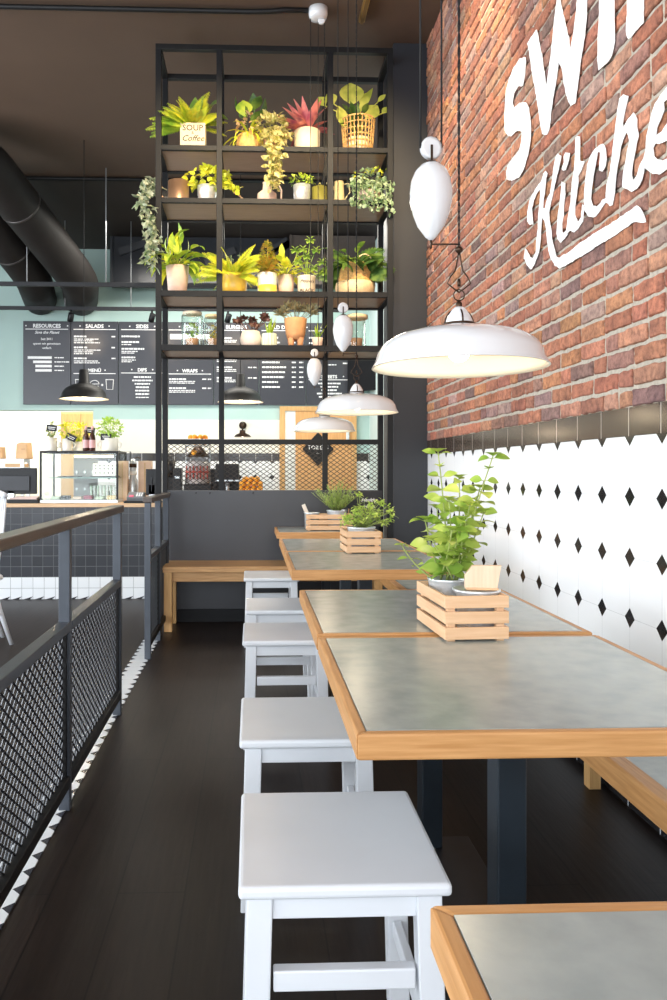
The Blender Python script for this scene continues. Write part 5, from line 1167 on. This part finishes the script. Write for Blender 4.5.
# white spindle chair at the left
t = thing('spindle_chair', 'white spindle-back chair cut off by the left picture edge', 'chair', (-1.93, 5.33, 0), math.radians(30))
m = MB(); m.lathe([(.19, .44), (.215, .448), (.21, .468), (.19, .47), (.001, .465)], 28); m.build('seat', WHITE, t)
for s in (-1, 1):
    MB().tube([(.12, s * .13, .445), (.165, s * .132, .25), (.245, s * .135, 0)], [.017, .018, .013], 10).build('leg', WHITE, t); MB().tube([(-.12, s * .13, .445), (-.165, s * .155, .25), (-.21, s * .19, 0)], [.017, .018, .013], 10).build('leg', WHITE, t)
MB().tube([(.16, -.155, .22), (.16, .155, .22)], .010, 8).build('stretcher', WHITE, t); MB().tube([(-.16, 0, .22), (.16, 0, .22)], .010, 8).build('stretcher', WHITE, t)
for k in range(7):
    y_ = -.15 + k * .05; m = MB().tube([(.16 - abs(y_) * .15, y_, .465), (.18, y_ * 1.1, .75), (.20, y_ * 1.15, 1.02)], [.009, .008, .007], 8); m.build('spindle', WHITE, t)
m = MB(); m.tube([(.185 + .0 * abs(k), k, 1.02 + .02 * math.cos(k * 6)) for k in [-.21 + .03 * i for i in range(15)]], .020, 10); m.build('crest_rail', WHITE, t)

# ------------------------------------------------------------------ herb crates on the tables
def crate_at(x, y, w, l, rz, label, z=.7502):
    t = thing('wooden_crate', label, 'crate', (x, y, z), rz, 'slatted crates on the tables'); h = .118; e = .009; sl = .032
    for k in range(3):
        z0 = .006 + k * .043 * (.118 / .124)
        for s in (-1, 1):
            MB().box(s * (w / 2) - e / 2, s * (w / 2) + e / 2, -l / 2, l / 2, z0, z0 + sl).build('slat', PINEY, t, .0015)
            MB().box(-w / 2 - e / 2, w / 2 + e / 2, s * (l / 2 + e / 2) - e / 2, s * (l / 2 + e / 2) + e / 2, z0, z0 + sl).build('slat', PINE, t, .0015)
    for sx in (-1, 1):
        for sy in (-1, 1): MB().box(sx * (w / 2 - e / 2 - .011) - .010, sx * (w / 2 - e / 2 - .011) + .010, sy * (l / 2 - .010) - .0095, sy * (l / 2 - .010) + .0095, .0, .118).build('corner_post', PINE, t, .001)
    m = MB()
    for k in range(4): q = -w / 2 + e + (w - 2 * e) * (k + .5) / 4; m.box(q - .015, q + .015, -l / 2 + .002, l / 2 - .002, .0065, .0125)
    m.build('floor_slats', PINEY, t); return t
def tin_pot(parent, x, y, r, h, z0=0.013):
    p = MB().lathe([(r * .8, 0), (r * .84, .004), (r * .95, h * .85), (r * .98, h * .95), (r * 1.03, h), (r * .99, h * 1.005), (r * .93, h * .93), (r * .9, h * .85), (.001, h * .84)], 32).build('pot', GALV, parent, 0)
    MB().lathe([(r * .88, h * .86), (r * .5, h * .89), (.001, h * .9)], 20, cap=False).build('soil', SOIL, parent); return p
# crate 1 with the tall leafy plant
xc, yc = .583, 2.135
crate_at(xc, yc, .163, .27, math.radians(2.5), 'slatted wooden crate nearest the camera, with the tall leafy plant')
zt1 = .7502 + .0128
t = thing('potted_herb', 'tall bright green herb with paired leaves in a grey tin pot', 'potted plant', (.567, 2.205, zt1)); tin_pot(t, 0, 0, .058, .125)
R2 = random.Random(5); m = MB(); stemmb = MB()
def herb_stem(m, top, base=(0, 0, .11), lw=.040, ll=.054, n=8, sway=.02):
    base = Vector(base); top = Vector(top); mid = base.lerp(top, .5) + Vector((R2.uniform(-1, 1), R2.uniform(-1, 1), 0)) * sway
    def pos(q): return base.lerp(mid, q).lerp(mid.lerp(top, q), q)
    stemmb.tube([pos(k / 6) for k in range(7)], [.0028 - .0012 * k / 6 for k in range(7)], 6)
    for k in range(n):
        q = .22 + .76 * (k / (n - 1)) ** .9; p = pos(q); a = k * PI / 2 + R2.uniform(-.4, .4); s = (1.0 if q < .8 else .75)
        for e in (0, PI):
            d = Vector((math.cos(a + e), math.sin(a + e), R2.uniform(.0, .45))); l = ll * s * R2.uniform(.8, 1.2)
            stemmb.tube([p, p + d.normalized() * .012], .001, 4); m.leaf(p + d.normalized() * .008, d, (R2.uniform(-.7, .7), R2.uniform(-1.3, .1), 1), l, lw * s * R2.uniform(.85, 1.15), R2.uniform(.3, .9), .12, 5, .85)
    p = pos(1)
    for k in range(4):
        a = k * PI / 2 + .4; m.leaf(p, Vector((math.cos(a), math.sin(a), .7)), (0, 0, 1), ll * .62, lw * .7, .5, .12, 4, .85)
def T1(u, v, Y): return at(u, v, Y) - Vector((.567, 2.205, zt1))
for (u, v, Y, nn) in ((438, 452, 2.2, 9), (493, 456, 2.16, 9), (459, 478, 2.25, 8), (449, 500, 2.15, 7), (470, 505, 2.12, 7), (480, 488, 2.25, 7), (425, 520, 2.2, 5), (462, 520, 2.1, 6), (437, 508, 2.28, 6), (474, 525, 2.2, 5), (432, 540, 2.12, 4), (452, 530, 2.08, 5), (484, 512, 2.2, 6)):
    herb_stem(m, T1(u, v, Y), (R2.uniform(-.025, .025), R2.uniform(-.025, .025), .11), n=nn)
herb_stem(m, T1(402, 545, 2.25), (-.03, 0, .11), .016, .028, 5, .03)
m.build('leaves', leafm('oregano_leaf', (.58, .68, .15), (.26, .43, .06), 9, c3=(.80, .80, .34)), t); stemmb.build('stems', STEM, t)
t = thing('tin_saucer', 'round galvanised tin beside the tall herb inside the nearest crate', 'tin', (.612, 2.075, zt1)); MB().lathe([(.050, 0), (.052, .004), (.054, .098), (.064, .108), (.064, .114), (.060, .114), (.050, .106), (.001, .104)], 32).build('tin', GALV, t)
t = thing('wooden_card_block', 'bare wooden card block standing on the galvanised tin', 'wooden block', (.632, 2.085, zt1 + .112), math.radians(-8)); 
MB().prism([(-.048, 0), (.038, -.0), (.048, .060), (.050, .064), (-.028, .064), (-.048, .036)], -.009, .009).build('block', wood('pale_birch', (.78, .58, .42), (.70, .50, .34), 2), t, .001); MB().box(-.045, .04, -.016, .016, -.003, .003).build('foot_strip', PINE, t, .001)
# crate 2 with feathery herb
crate_at(.597, 4.235, .178, .24, math.radians(1), 'slatted wooden crate in the middle, with the feathery herb')
t = thing('potted_herb', 'feathery lime-green herb in a round tin in the middle crate', 'potted plant', (.60, 4.20, zt1)); tin_pot(t, 0, 0, .078, .125)
stemmb = MB(); m = MB(); RND = random.Random(21)
def feather(m, c, base, n, l):
    stemmb.tube([base, Vector(base).lerp(Vector(c), .6) + Vector((0, 0, .01)), c], .0013, 4)
    for k in range(n): m.leaf(Vector(c) + rdir(-1, 1) * .012, rdir(-.4, 1.0), (0, 0, 1), l * RND.uniform(.6, 1.2), l * .5, .4, .1, 3)
for k in range(58):
    a = RND.uniform(0, 2 * PI); q = RND.random() ** .6; feather(m, (math.cos(a) * .12 * q + .015, math.sin(a) * .11 * q, .14 + .12 * RND.random() * (1.1 - q * .6)), (0, 0, .11), 9, .026)
for (u, v) in ((357, 493), (384, 506), (388, 512), (392, 520), (350, 520), (380, 500)): p = at(u, v, 4.15) - Vector((.60, 4.20, zt1)); [feather(m, tuple(p + rdir(-1, 1) * .015), (0, 0, .11), 9, .026) for _ in range(3)]
m.build('foliage', LEAF_H2, t); stemmb.build('stems', STEM, t)
# crate 3 with rosemary
crate_at(atx(329, 5.74), 5.76, .34, .17, 0, 'slatted wooden crate farthest away, with the needle-leaved herb')
t = thing('potted_herb', 'fine needle-leaved herb in a tin in the farthest crate', 'potted plant', (atx(337, 5.74), 5.76, zt1)); tin_pot(t, 0, 0, .076, .135)
m = MB(); stemmb = MB()
for k in range(80):
    d = rdir(.6, 1.5); l = RND.uniform(.12, .25); b = Vector((d.x * .02, d.y * .02, .12)); e = b + d * l; stemmb.tube([b, e], .0013, 4)
    for j in range(16): q = b.lerp(e, RND.uniform(.2, 1)); m.leaf(q, d + rdir(-.2, .8) * 1.1, (0, 0, 1), .028, .006, .2, .0, 2)
m.build('foliage', leafm('rosemary_leaf', (.56, .68, .20), (.28, .42, .10), 20), t); stemmb.build('stems', STEM, t)
xx = atx(312, 5.74); t = thing('tin_saucer', 'low tin with a pale wooden peg in the farthest crate', 'tin', (xx, 5.76, zt1)); MB().lathe([(.052, 0), (.055, .11), (.062, .118), (.056, .118), (.05, .105), (.001, .104)], 28).build('tin', GALV, t)
pg = MB().box(-.014, .014, -.010, .010, 0, .085).build('wooden_peg', mat('bleached_wood', (.80, .70, .60), .6), t, .003, (-.03, 0, .1)); pg.rotation_euler = (0, math.radians(-24), 0)
t = thing('chalk_sign', 'small black chalk sign tilted between the two farther herbs', 'sign', (atx(349, 5.9), 5.9, atz(497, 5.9) - .05)); pn = MB().box(-.065, .065, -.004, .004, -.035, .05).build('board', DARKPL, t, .002); pn.rotation_euler = (0, math.radians(32), 0)
MB().tube([(0, 0, -.03), (-.01, 0, .751 - (atz(497, 5.9) - .05))], .003, 6).build('stick', OAKZ, t)
t = thing('chalk_sign', 'black board with white script low on the dark panel behind the herbs', 'sign', (atx(369, 6.03), 6.03, .7503)); hq = atz(491, 6.03) - .75; MB().box(-.105, .105, 0, .012, 0, hq).build('board', mat('chalk_board', (.02, .02, .023), .6), t, .002)
text('Healthy', .040, .0, hq - .085, lambda a, b, c: (a, -.0012 - c, b), 'writing', PAINTW, t, 'CENTER', .012, .001, .4); text('Herbs', .036, -.0, hq - .135, lambda a, b, c: (a, -.0012 - c, b), 'writing', PAINTW, t, 'CENTER', .010, .001, .4)

# ------------------------------------------------------------------ lights
def area(name, loc, rot, sx, sy, e, col, spread=PI):
    l = bpy.data.lights.new(name, 'AREA'); l.shape = 'RECTANGLE'; l.size = sx; l.size_y = sy; l.energy = e; l.color = col; l.spread = spread
    o = bpy.data.objects.new(name, l); C.objects.link(o); o.location = loc; o.rotation_euler = rot; return o
DAY = (.91, .955, 1.0)
area('window_daylight', (-.75, YF + .05, 2.1), (PI / 2, 0, 0), 3.2, 3.5, 130, DAY)
area('window_daylight', (-4.15, YF + .05, 2.1), (PI / 2, 0, 0), 2.4, 3.5, 110, DAY)
for y in (-1.2, 2.2, 5.6): area('window_daylight', (XL + .05, y, 2.1), (0, -PI / 2, 0), 3.4, 2.7, 175, DAY)
def spot(name, loc, tgt, e, col, ang=60, blend=.8, size=.06):
    l = bpy.data.lights.new(name, 'SPOT'); l.energy = e; l.color = col; l.spot_size = math.radians(ang); l.spot_blend = blend; l.shadow_soft_size = size
    o = bpy.data.objects.new(name, l); C.objects.link(o); o.location = loc; d = Vector(tgt) - Vector(loc); o.rotation_euler = d.to_track_quat('-Z', 'Y').to_euler(); return o
WARM = (1, .79, .50)
for u_, v_ in ((71, 332), (152, 334), (228, 336)): spot('rail_spot', at(u_, 318, 9.6) + Vector((0, -.05, -.1)), at(u_ + 16, v_ + 6, YB - .04), 5, (1, .76, .5), 55)
for x in (-.35, .25, .8): spot('shelf_spot', (x, 3.9, 4.2), (x * 1.0, 5.9, 3.0), 155, WARM, 62)
spot('brick_spot', (.75, 4.0, 4.3), (1.35, 4.6, 3.2), 95, WARM, 90)
spot('brick_spot', (.6, 2.4, 4.3), (1.35, 3.0, 3.2), 60, (1, .80, .58), 90)
area('kitchen_light', (-.2, 8.6, 3.9), (0, 0, 0), 2.8, 1.0, 110, (1, .95, .86))
area('kitchen_light', (-3.2, 11.5, 3.9), (0, 0, 0), 2.5, 1.6, 230, (1, .93, .82))
w = bpy.data.worlds.new('sky'); bpy.context.scene.world = w; w.use_nodes = True; w.node_tree.nodes['Background'].inputs[0].default_value = (.80, .90, 1, 1); w.node_tree.nodes['Background'].inputs[1].default_value = 1.6
vs = bpy.context.scene.view_settings; vs.view_transform = 'Standard'; vs.look = 'None'; vs.gamma = 1; vs.use_curve_mapping = False; vs.exposure = 0.38
